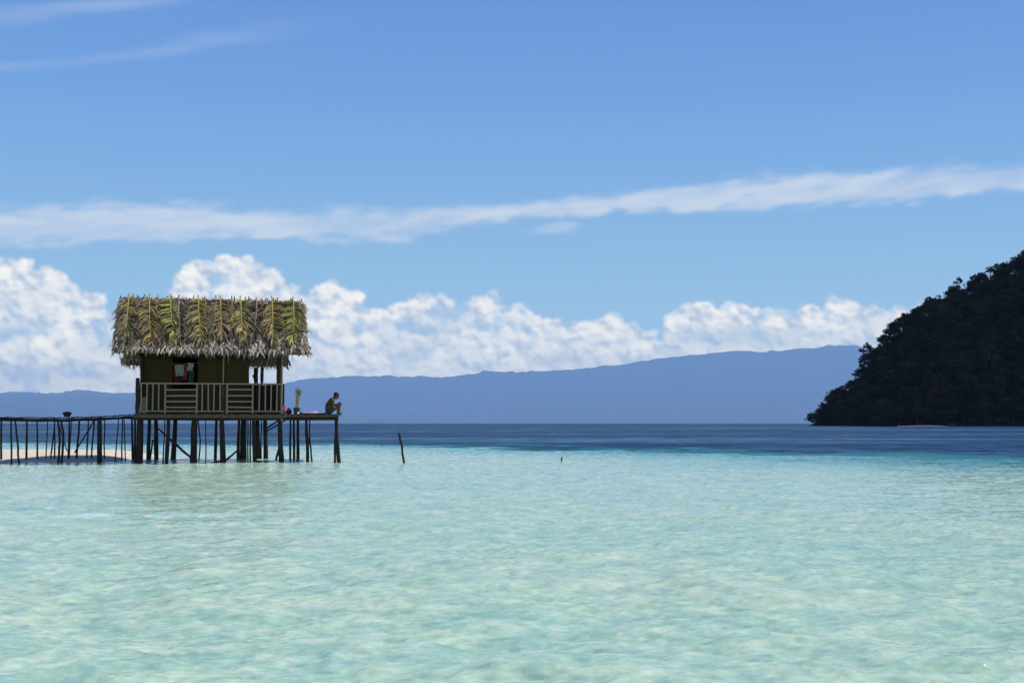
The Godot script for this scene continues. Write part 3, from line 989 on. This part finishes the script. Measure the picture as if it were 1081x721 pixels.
	for k in 170:                                           # stubble along the ridge
		var x := g.randf_range(left, right)
		var p := on_roof(x, 0.02, 0.05)
		var q := p + Vector3(g.randf_range(-0.08, 0.08), g.randf_range(0.03, 0.09), g.randf_range(-0.06, 0.02))
		blade(hay, p, q, q + Vector3(g.randf_range(-0.1, 0.1), g.randf_range(-0.05, 0.10), -0.04), g.randf_range(0.03, 0.08), n, dry_leaf(g))
	for k in 260:                                           # ragged ends along both rakes
		var t := g.randf_range(0.0, 1.0)
		var s := -1.0 if k % 2 else 1.0
		var x := left if s < 0 else right
		var p := on_roof(x - s * 0.1, t, 0.05)
		var q := on_roof(x + s * g.randf_range(0.0, 0.06), t + 0.05, g.randf_range(-0.05, 0.1))
		var r := q + Vector3(s * g.randf_range(-0.05, 0.09), -g.randf_range(0.08, 0.2), g.randf_range(0, 0.1))
		blade(hay, p, q, r, 0.04, n, dry_leaf(g))
	tag(put("thatch", hay, dry, roof), "grey dry palm leaf strips, ragged along the eave", "", "", "stuff")
	# stubs of leaf stalk that stick up along the ridge
	for px in [125.8, 145.5, 181.0, 196.0, 213.0, 234.4, 247.0, 263.5, 280.5, 287.6, 318.0]:
		var p := at(px, 318, RIDGE.z)
		var sst := begin()
		tube(sst, [Vector3(p.x, RIDGE.y - 0.05, RIDGE.z + 0.03), Vector3(p.x + g.randf_range(-0.06, 0.06), RIDGE.y + g.randf_range(0.12, 0.22), RIDGE.z)], [g.randf_range(0.03, 0.06), 0.015], 6)
		put("ridge_stub", sst, wood_dark, roof)
	for q in [[202.4, 0.02, 0.26], [160.5, 0.0, 0.17], [245.6, 0.0, 0.14], [270.2, 0.0, 0.2], [297.5, 0.02, 0.12]]:
		var x := at(q[0], 320, -1.6).x
		var wst := begin()
		tube(wst, [on_roof(x, q[1], 0.13), on_roof(x - 0.02, q[2], 0.14)], [0.035, 0.022], 6)
		put("bare_stalk", wst, surface(srgb(0.42, 0.37, 0.27)), roof)
	# fronds laid over the ridge, stalks up: brown ones underneath, green and yellow ones on top
	var fresh := painted(0.6)
	fresh.backlight_enabled = true
	fresh.backlight = Color(0.4, 0.42, 0.2)
	for k in 14:
		var x := lerpf(left + 0.15, right - 0.2, (k + 0.5 + g.randf_range(-0.25, 0.25)) / 14.0)
		frond(roof, x, x + g.randf_range(-0.25, 0.25), g.randf_range(0.7, 0.98), g.randf_range(0.08, 0.155), Color(0.075, 0.055, 0.03), Color(0.16, 0.13, 0.09), fresh, g, "dry_frond")
	for q in [[135.6, 133.0, 0.9, 0.35], [157.6, 160.2, 0.93, 0.75], [179.6, 184.5, 0.88, 0.0], [208.8, 214.0, 0.93, 0.5], [232.2, 234.4, 0.86, 0.9], [253.2, 257.0, 0.86, 0.45], [286.6, 286.8, 0.92, 0.55], [308.8, 309.0, 0.84, 0.15]]:
		var col := Color(0.17, 0.20, 0.022).lerp(Color(0.25, 0.155, 0.035), minf(1.0, q[3] + 0.15))
		frond(roof, at(q[0], 318, -1.95).x, at(q[1], 362, 0.6).x, q[2], 0.165, col, Color(0.44, 0.44, 0.11).lerp(Color(0.33, 0.25, 0.13), minf(1.0, q[3] + 0.15)), fresh, g, "palm_frond")

func frond(parent: Node3D, x0: float, x1: float, reach: float, lift: float, col: Color, tip: Color, m: Material, g: RandomNumberGenerator, called: String) -> void:
	var n := Vector3(0, EAVE.z - RIDGE.z, RIDGE.y - EAVE.y).normalized()
	var o := Node3D.new()
	o.name = called
	parent.add_child(o, true)
	var pts := []
	var rad := []
	for k in 9:
		var t := k / 8.0
		pts.append(on_roof(lerpf(x0, x1, t * t), lerpf(-0.035, reach, t), lift + 0.02 + 0.05 * sin(t * PI)))
		rad.append(lerpf(0.032, 0.008, t))
	var st := begin()
	tube(st, pts, rad, 6)
	var stalk := surface(srgb(0.27, 0.21, 0.05) if called == "palm_frond" else srgb(0.2, 0.15, 0.09), 0.7)
	var leaf := begin()
	var many := 58
	var worn := g.randf_range(0.8, 1.15)
	var size := g.randf_range(0.82, 1.2)
	var lop := g.randf_range(-14, 14)
	for k in many:
		var t := lerpf(0.10, 1.0, float(k) / many)
		var long := (0.34 + 0.46 * sin(PI * minf(1.0, t * 0.9 + 0.1))) * g.randf_range(0.6, 1.15) * size
		for s in [-1.0, 1.0]:
			if g.randf() < 0.13: continue
			var slant := deg_to_rad(lerpf(24.0, 70.0, t) + g.randf_range(-17, 17) + lop * s)
			var p := on_roof(lerpf(x0, x1, t * t), lerpf(-0.035, reach, t), lift + 0.02 + 0.05 * sin(t * PI))
			var slope := (EAVE - RIDGE).normalized()
			var dir: Vector3 = Vector3(s * cos(slant), 0, 0) + slope * sin(slant)
			var q := p + dir * long * 0.55 + n * g.randf_range(0.0, 0.05)
			var r := q + (dir * 0.8 + slope * g.randf_range(0.3, 0.9)).normalized() * long * 0.5 - n * g.randf_range(0.0, 0.10)
			blade(leaf, p, q, r, g.randf_range(0.034, 0.06), (n + Vector3(g.randfn() * 0.5 - 0.25 * s, g.randfn() * 0.4, g.randfn() * 0.4)).normalized(), col.lerp(tip, clampf(g.randfn(0.25, 0.35), 0, 1)) * pow(g.randf(), 1.15) * 1.2 * worn + Color(0.008, 0.008, 0.003))
	put("stalk", st, stalk, o)
	put("leaflets", leaf, m, o)

# ------------------------------------------------------------------ things about the hut
func place(o: Node3D, p: Vector3, turn := 0.0) -> void:
	o.transform = HUT * Transform3D(Basis(Vector3.UP, turn), p)

func make_things() -> void:
	var deck := 1.8185
	# washing hung in the window opening
	var wz := -1.19
	var line := beamless("washing_line", "thin cord strung across the dark window of the hut", "cord")
	var st := begin()
	tube(st, [at(181, 383.5, wz), at(195, 384, wz), at(209, 383, wz)], [0.006, 0.006, 0.006], 5)
	put("cord", st, surface(srgb(0.2, 0.19, 0.17)), line)
	cloth("hanging_shirt", "dark red shirt hung in the hut window", "shirt", 183.0, 384.0, 190.0, 407.0, wz, srgb(0.06, 0.006, 0.01), 3)
	cloth("hanging_towel", "pale teal and white printed towel hung in the hut window", "towel", 184.6, 385.5, 193.6, 396.5, wz + 0.05, srgb(0.13, 0.22, 0.24), 4)
	cloth("hanging_cloth", "pink and crimson cloth hung beside the pale towel", "cloth", 191.5, 384.2, 197.0, 401.0, wz + 0.02, srgb(0.13, 0.018, 0.045), 5)
	cloth("hanging_sarong", "dark green cloth hung at the window edge under a white one", "cloth", 198.6, 391.0, 204.0, 404.0, wz, srgb(0.015, 0.045, 0.03), 6)
	cloth("hanging_rag", "small white rag hung at the window edge", "cloth", 197.6, 383.5, 203.5, 391.0, wz + 0.03, srgb(0.25, 0.24, 0.26), 7)
	cloth("draped_blanket", "dark red blanket draped over the boards of the porch", "blanket", 281.0, 406.0, 293.0, 431.0, -4.22, srgb(0.02, 0.006, 0.008), 8)
	# a bag and a dark bundle by the corner post
	var bag := thing("beach_bag", "pink and red patterned bag slumped by the corner post", "bag")
	place(bag, Vector3(at(299.3, 430, -0.35).x, deck, -0.35))
	var body := begin()
	lump(body, Vector3(0, 0.14, 0), Vector3(0.11, 0.15, 0.1), 14, 0.12, Color(0.42, 0.09, 0.13), Color(0.7, 0.45, 0.47))
	put("bag_body", body, painted(0.85), bag)
	var strap := begin()
	tube(strap, [Vector3(-0.07, 0.24, 0), Vector3(-0.03, 0.31, 0.01), Vector3(0.04, 0.31, 0.01), Vector3(0.07, 0.24, 0)], [0.011, 0.011, 0.011, 0.011], 6)
	put("strap", strap, surface(srgb(0.5, 0.3, 0.3)), bag)
	var pack := thing("dark_bundle", "black cloth bundle lying between the pink bag and the plant pot", "bundle")
	place(pack, Vector3(at(304.4, 430, -0.4).x, deck, -0.4))
	var pb := begin()
	lump(pb, Vector3(0, 0.10, 0), Vector3(0.12, 0.11, 0.11), 15, 0.14, Color(0.012, 0.01, 0.014), Color(0.03, 0.022, 0.03))
	put("wrap", pb, painted(), pack)
	var knot := begin()
	lump(knot, Vector3(0.01, 0.215, 0), Vector3(0.045, 0.03, 0.04), 8, 0.2, Color(0.02, 0.015, 0.02), Color(0.05, 0.03, 0.04))
	put("knot", knot, painted(), pack)
	# plant in a pot
	var plant_ := thing("potted_plant", "pale-stemmed plant with a yellow-green tuft in a dark green pot", "plant")
	place(plant_, Vector3(at(313.0, 430, -0.3).x, deck, -0.3))
	var pot := begin()
	tube(pot, [Vector3(0, 0, 0), Vector3(0, 0.02, 0), Vector3(0, 0.22, 0), Vector3(0, 0.24, 0), Vector3(0, 0.245, 0)], [0.09, 0.105, 0.135, 0.14, 0.12], 16)
	put("pot", pot, surface(srgb(0.02, 0.05, 0.035), 0.6), plant_)
	var g := RandomNumberGenerator.new()
	g.seed = 3
	for k in 9:
		var a := TAU * k / 9.0
		var stem := begin()
		var tilt := Vector3(cos(a), 0, sin(a))
		tube(stem, [tilt * 0.05 + Vector3(0, 0.2, 0), tilt * 0.06 + Vector3(0.03, 0.45, 0), tilt * 0.075 + Vector3(0.045, 0.68, 0)], [0.02, 0.017, 0.012], 6)
		put("stem", stem, surface(srgb(0.30, 0.29, 0.20)), plant_)
	var tuft := begin()
	for k in 46:
		var a := g.randf() * TAU
		var tilt := Vector3(cos(a), 0, sin(a))
		var p := tilt * g.randf_range(0.02, 0.07) + Vector3(0.045, g.randf_range(0.6, 0.72), 0)
		var q := p + tilt * g.randf_range(0.02, 0.07) + Vector3(0, g.randf_range(0.12, 0.2), 0)
		var r := q + tilt * g.randf_range(0.02, 0.08) + Vector3(0, g.randf_range(0.06, 0.2), 0)
		blade(tuft, p, q, r, 0.03, tilt, Color(0.14, 0.19, 0.02).lerp(Color(0.30, 0.27, 0.03), g.randf()))
	put("leaves", tuft, painted(0.6), plant_)
	var shell := thing("white_shell", "small white shell on the deck beside the plant pot", "shell")
	place(shell, Vector3(at(314.6, 430, 0).x, deck, -0.06))
	var sh := begin()
	lump(sh, Vector3(0, 0.035, 0), Vector3(0.05, 0.035, 0.04), 9, 0.1, Color(0.7, 0.68, 0.64), Color(0.8, 0.78, 0.74))
	put("dome", sh, painted(0.5), shell)
	var lip := begin()
	tube(lip, [Vector3(-0.04, 0.012, 0.035), Vector3(0, 0.014, 0.048), Vector3(0.04, 0.012, 0.035)], [0.008, 0.011, 0.008], 6)
	put("lip", lip, surface(srgb(0.75, 0.6, 0.55)), shell)
	# a mat with a crumpled sarong on it
	var mat := thing("sleeping_mat", "dark purple mat spread on the open deck beside the seated person", "mat")
	place(mat, Vector3(at(330.5, 436, -0.5).x, deck, -0.5))
	var ms := begin()
	box(ms, Vector3(-0.46, 0.0, -0.4), Vector3(0.46, 0.035, 0.4))
	put("padding", ms, surface(srgb(0.03, 0.02, 0.06)), mat)
	for s in [-1.0, 1.0]:
		var roll := begin()
		tube(roll, [Vector3(0.475 * s, 0.035, -0.4), Vector3(0.475 * s, 0.04, 0), Vector3(0.475 * s, 0.035, 0.4)], [0.035, 0.038, 0.035], 8)
		put("rolled_edge", roll, surface(srgb(0.02, 0.016, 0.04)), mat)
	var wrap := thing("sarong", "crumpled pale lilac sarong lying on the dark mat", "sarong")
	place(wrap, Vector3(at(329.5, 436, -0.42).x, deck + 0.036, -0.42))
	var ws := begin()
	var nz := FastNoiseLite.new()
	nz.seed = 6
	nz.frequency = 5.0
	sheet(ws, 18, 8, func(u, v): return Vector3((u - 0.5) * 0.6, maxf(0.004, 0.05 * nz.get_noise_2d(u, v) + 0.05 * exp(-pow((u - 0.62) * 6.0, 2)) + 0.022) * sin(PI * clampf(v, 0.05, 0.95)), (v - 0.5) * 0.4))
	put("cloth", ws, surface(srgb(0.42, 0.32, 0.52)), wrap)
	var hem := begin()
	tube(hem, [Vector3(-0.29, 0.008, 0.2), Vector3(0, 0.008, 0.21), Vector3(0.29, 0.008, 0.2)], [0.007, 0.007, 0.007], 5)
	put("hem", hem, surface(srgb(0.55, 0.35, 0.5)), wrap)
	# stakes in the lagoon
	stake("mooring_stake", "thin crooked dark stake standing alone in the turquoise water", [[421.4, 457.5], [422.0, 464], [424.2, 471], [424.6, 479], [426.3, 487.5]], 2.3, 50.0)
	stake("stake_tip", "tiny dark stick end poking out of the open lagoon", [[593.4, 482.5], [593.0, 484.5], [592.6, 487.0]], 1.5, 51.0)

func beamless(called: String, label: String, category: String) -> Node3D:
	var t := thing(called, label, category)
	t.transform = HUT
	return t

func stake(called: String, label: String, pts: Array, w: float, far: float) -> void:
	var t := thing(called, label, "stake")
	var points := []
	var radii := []
	for p in pts:
		var d := ray(p[0], p[1])
		points.append(Vector3(0, EYE, 0) + d * (far / -d.z))
		radii.append(w * far / FOCAL * 0.5)
	points.append(points[-1] + Vector3(0.03, -0.6, 0))
	radii.append(radii[-1])
	t.position = Vector3(points[-1].x, 0, points[-1].z)
	for i in points.size(): points[i] -= t.position
	var st := begin()
	tube(st, points, radii, 8, 0.07)
	put("shaft", st, wood_dark, t)
	if points.size() > 4:
		var k := begin()
		tube(k, [points[1] + Vector3(0, 0.02, 0), points[1] + Vector3(0.05, 0.09, 0.02)], [radii[1] * 0.5, radii[1] * 0.25], 6)
		put("twig_stub", k, wood_dark, t)

func sheet(st: SurfaceTool, nu: int, nv: int, f: Callable) -> void:
	for i in nu:
		for j in nv:
			var a: Vector3 = f.call(float(i) / nu, float(j) / nv)
			var b: Vector3 = f.call((i + 1.0) / nu, float(j) / nv)
			var c: Vector3 = f.call((i + 1.0) / nu, (j + 1.0) / nv)
			var d: Vector3 = f.call(float(i) / nu, (j + 1.0) / nv)
			quad(st, a, b, c, d)

func cloth(called: String, label: String, category: String, x0: float, y0: float, x1: float, y1: float, dz: float, color: Color, seed_: int) -> void:
	# a piece of cloth hung from its top edge, falling in folds
	var a := at(x0, y0, dz)
	var b := at(x1, y1, dz)
	var t := thing(called, label, category)
	place(t, Vector3(a.x, b.y, dz))
	var w := b.x - a.x
	var h := a.y - b.y
	var st := begin()
	sheet(st, 14, 10, func(u, v): return Vector3(u * w + 0.02 * sin(v * 5.0 + seed_), (1.0 - v) * h - 0.03 * absf(sin(u * PI * 1.5 + seed_)) * v, 0.02 * sin(u * PI * 5.0 + seed_) * (0.4 + v)))
	put("cloth", st, surface(color), t)
	var top := begin()
	tube(top, [Vector3(-0.01, h, 0), Vector3(w * 0.5, h + 0.004, 0), Vector3(w + 0.01, h, 0)], [0.012, 0.012, 0.012], 6)
	put("fold", top, surface(color), t)

func lump(st: SurfaceTool, c: Vector3, r: Vector3, n: int, uneven: float, one: Color, two: Color) -> void:
	# a soft rounded mass with a blotched colour
	var f := FastNoiseLite.new()
	f.seed = n
	f.frequency = 0.9
	var p := func(i: int, j: int) -> Array:
		var a := TAU * i / n
		var e := PI * (float(j) / n - 0.5)
		var d := Vector3(cos(a) * cos(e), sin(e), sin(a) * cos(e))
		return [c + d * r * (1.0 + uneven * f.get_noise_3dv(d * 2.0) * 2.0), d, one.lerp(two, smoothstep(-0.1, 0.25, f.get_noise_3dv(d * 4.0)))]
	for i in n:
		for j in n:
			for q in [[i, j], [i + 1, j + 1], [i, j + 1], [i, j], [i + 1, j], [i + 1, j + 1]]:
				var v: Array = p.call(q[0] % n, q[1])
				st.set_normal(v[1])
				st.set_color(v[2])
				st.add_vertex(v[0])

# ------------------------------------------------------------------ the person
func nets(st: SurfaceTool, bones: Array, cell: float, k: float) -> void:
	# surface nets over the smooth union of tapered capsules
	var lo := Vector3.ONE * 1e9
	var hi := -lo
	for b in bones:
		var r := Vector3.ONE * (maxf(b[2], b[3]) + cell * 2.5)
		lo = lo.min(b[0] - r).min(b[1] - r)
		hi = hi.max(b[0] + r).max(b[1] + r)
	var n := Vector3i(((hi - lo) / cell).ceil()) + Vector3i.ONE
	var field := PackedFloat32Array()
	field.resize(n.x * n.y * n.z)
	field.fill(cell * 4.0)
	for b in bones:                                         # each bone touches only the cells about it
		var a: Vector3 = b[0]
		var ab: Vector3 = b[1] - a
		var r := Vector3.ONE * (maxf(b[2], b[3]) + maxf(k, cell * 2.5))
		var from := Vector3i(((a.min(b[1]) - r - lo) / cell).floor()).clampi(0, 10000)
		var to := Vector3i(((a.max(b[1]) + r - lo) / cell).ceil())
		var len2 := maxf(ab.length_squared(), 1e-9)
		for x in range(from.x, mini(to.x + 1, n.x)):
			for y in range(from.y, mini(to.y + 1, n.y)):
				for z in range(from.z, mini(to.z + 1, n.z)):
					var p := lo + Vector3(x, y, z) * cell - a
					var t := clampf(p.dot(ab) / len2, 0, 1)
					var e := (p - ab * t).length() - lerpf(b[2], b[3], t)
					var i := (x * n.y + y) * n.z + z
					var d := field[i]
					var h := clampf(0.5 + 0.5 * (d - e) / k, 0, 1)
					field[i] = lerpf(d, e, h) - k * h * (1 - h)
	var made := {}
	var corner := [Vector3i(0, 0, 0), Vector3i(1, 0, 0), Vector3i(0, 1, 0), Vector3i(1, 1, 0), Vector3i(0, 0, 1), Vector3i(1, 0, 1), Vector3i(0, 1, 1), Vector3i(1, 1, 1)]
	var edges := [[0, 1], [2, 3], [4, 5], [6, 7], [0, 2], [1, 3], [4, 6], [5, 7], [0, 4], [1, 5], [2, 6], [3, 7]]
	var count := 0
	for x in n.x - 1:
		for y in n.y - 1:
			for z in n.z - 1:
				var v := PackedFloat32Array()
				var inside := 0
				for c in corner:
					var w := field[((x + c.x) * n.y + y + c.y) * n.z + z + c.z]
					v.append(w)
					if w < 0: inside += 1
				if inside == 0 or inside == 8: continue
				var sum := Vector3.ZERO
				var hits := 0
				for e in edges:
					if (v[e[0]] < 0) != (v[e[1]] < 0):
						sum += Vector3(corner[e[0]]).lerp(Vector3(corner[e[1]]), v[e[0]] / (v[e[0]] - v[e[1]]))
						hits += 1
				var p := lo + (Vector3(x, y, z) + sum / hits) * cell
				st.set_normal(Vector3(v[1] + v[3] + v[5] + v[7] - v[0] - v[2] - v[4] - v[6], v[2] + v[3] + v[6] + v[7] - v[0] - v[1] - v[4] - v[5], v[4] + v[5] + v[6] + v[7] - v[0] - v[1] - v[2] - v[3]).normalized())
				st.add_vertex(p)
				made[Vector3i(x, y, z)] = count
				count += 1
	var index := []
	for x in range(1, n.x - 1):
		for y in range(1, n.y - 1):
			for z in range(1, n.z - 1):
				var here := field[(x * n.y + y) * n.z + z] < 0
				for ax in 3:
					var s := Vector3i(1 if ax == 0 else 0, 1 if ax == 1 else 0, 1 if ax == 2 else 0)
					var there := field[((x + s.x) * n.y + y + s.y) * n.z + z + s.z] < 0
					if here == there: continue
					var u := Vector3i(s.z, s.x, s.y)
					var w := Vector3i(s.y, s.z, s.x)
					var c := Vector3i(x, y, z)
					var q := [made[c - u - w], made[c - w], made[c], made[c - u]]
					if here: q.reverse()
					index.append_array([q[0], q[1], q[2], q[0], q[2], q[3]])
	for i in index: st.add_index(i)

func make_person() -> void:
	var who := thing("person", "person in an olive patterned shirt sitting hunched with knees drawn up at the deck edge", "person")
	place(who, Vector3(at(346.6, 437, -0.3).x, 1.8185, -0.3))
	who.scale = Vector3.ONE * 1.07
	var skin := []
	var shirt := []
	var shorts := []
	var head := Vector3(0.275, 0.665, 0.01)
	# head: skull, face, jaw, nose, brow, ears; it bows towards the knees
	var fwd := Vector3(0.86, -0.5, 0).normalized()
	var up := Vector3(0.5, 0.86, 0)
	skin.append([head + up * 0.015, head + up * 0.03 - fwd * 0.02, 0.082, 0.085])
	skin.append([head + fwd * 0.03 - up * 0.03, head + fwd * 0.05 - up * 0.075, 0.062, 0.04])
	skin.append([head + fwd * 0.085 - up * 0.005, head + fwd * 0.105 - up * 0.035, 0.012, 0.017])
	skin.append([head + fwd * 0.085 - up * 0.062 - Vector3(0, 0, 0.015), head + fwd * 0.085 - up * 0.062 + Vector3(0, 0, 0.015), 0.011, 0.011])
	for s in [-1.0, 1.0]:
		var z := Vector3(0, 0, s)
		skin.append([head + z * 0.083 + up * 0.005, head + z * 0.088 - up * 0.03, 0.018, 0.014])
		skin.append([head + fwd * 0.075 + up * 0.012 + z * 0.03, head + fwd * 0.07 + up * 0.012 + z * 0.045, 0.016, 0.015])
	skin.append([Vector3(0.14, 0.53, 0), head - up * 0.05, 0.06, 0.052])
	skin.append([Vector3(0.02, 0.12, 0), Vector3(0.03, 0.3, 0), 0.115, 0.105])
	skin.append([Vector3(0.03, 0.3, 0), Vector3(0.11, 0.48, 0), 0.105, 0.10])
	for s in [-1.0, 1.0]:
		var shoulder := Vector3(0.115, 0.485, 0.165 * s)
		var elbow := Vector3(0.17, 0.235, 0.225 * s)
		var wrist := Vector3(0.335, 0.165, 0.115 * s)
		skin.append([Vector3(0.11, 0.47, 0.08 * s), shoulder, 0.08, 0.062])
		skin.append([shoulder, elbow, 0.052, 0.042])
		skin.append([elbow, wrist, 0.041, 0.028])
		var palm := wrist + Vector3(0.05, -0.012, -0.045 * s)
		skin.append([wrist, palm, 0.026, 0.03])
		for k in 4:                                           # fingers folded round the shin
			var root := palm + Vector3(0.02 - k * 0.003, 0.028 - k * 0.018, -0.012 * s)
			var long: float = [0.034, 0.039, 0.036, 0.028][k]
			var mid := root + Vector3(0.012, -0.004, -long * s)
			skin.append([root, mid, 0.0095, 0.009])
			skin.append([mid, mid + Vector3(-0.016, -0.004, -long * 0.7 * s), 0.009, 0.008])
		skin.append([wrist + Vector3(0.02, 0.02, -0.012 * s), palm + Vector3(0.012, 0.042, -0.03 * s), 0.012, 0.0095])
		var hip := Vector3(0.04, 0.11, 0.085 * s)
		var knee := Vector3(0.405, 0.385, 0.105 * s)
		var ankle := Vector3(0.345, 0.075, 0.09 * s)
		skin.append([hip, knee, 0.085, 0.056])
		skin.append([knee, Vector3(0.368, 0.24, 0.1 * s), 0.054, 0.05])
		skin.append([Vector3(0.368, 0.24, 0.1 * s), ankle, 0.05, 0.034])
		skin.append([ankle + Vector3(-0.02, -0.035, 0), ankle + Vector3(0.11, -0.048, 0.01 * s), 0.034, 0.024])
		skin.append([ankle, ankle + Vector3(0.07, -0.035, 0), 0.034, 0.026])
		shirt.append([Vector3(0.11, 0.47, 0.08 * s), shoulder, 0.095, 0.08])
		shirt.append([shoulder, shoulder.lerp(elbow, 0.62), 0.072, 0.066])
		shorts.append([hip, hip.lerp(knee, 0.72), 0.105, 0.082])
	shirt.append([Vector3(0.0, 0.15, 0), Vector3(0.015, 0.3, 0), 0.125, 0.125])
	shirt.append([Vector3(0.0, 0.15, 0.06), Vector3(0.02, 0.3, 0.05), 0.1, 0.11])
	shirt.append([Vector3(0.0, 0.15, -0.06), Vector3(0.02, 0.3, -0.05), 0.1, 0.11])
	shirt.append([Vector3(0.015, 0.3, 0), Vector3(0.105, 0.475, 0), 0.125, 0.115])
	shorts.append([Vector3(0.02, 0.118, -0.07), Vector3(0.02, 0.118, 0.07), 0.118, 0.118])
	var st := begin()
	nets(st, skin, 0.0135, 0.022)
	put("body", st, surface(srgb(0.10, 0.05, 0.03), 0.6), who)
	st = begin()
	nets(st, shirt, 0.017, 0.04)
	put("shirt", st, grained(Color(0.012, 0.014, 0.010), Color(0.11, 0.09, 0.015), Vector3.ONE * 2.6, 0.9, 0.0, 14), who)
	st = begin()
	nets(st, shorts, 0.017, 0.03)
	put("shorts", st, grained(Color(0.02, 0.022, 0.02), Color(0.06, 0.065, 0.055), Vector3.ONE * 3.0, 0.9, 0.0, 15), who)
	st = begin()
	nets(st, [[head + up * 0.035 - fwd * 0.012, head + up * 0.04 - fwd * 0.03, 0.092, 0.09], [head - fwd * 0.05, head - fwd * 0.055 - up * 0.03, 0.06, 0.045], [head + fwd * 0.03 + up * 0.075, head + fwd * 0.055 + up * 0.055, 0.035, 0.025]], 0.012, 0.02)
	put("hair", st, surface(srgb(0.008, 0.007, 0.007), 0.55), who)
	for s in [-1.0, 1.0]:
		st = begin()
		lump(st, head + fwd * 0.093 + Vector3(0, 0, 0.03 * s) - up * 0.006, Vector3(0.007, 0.007, 0.011), 8, 0.0, Color(0.05, 0.04, 0.035), Color(0.05, 0.04, 0.035))
		put("eye", st, painted(0.3), who)
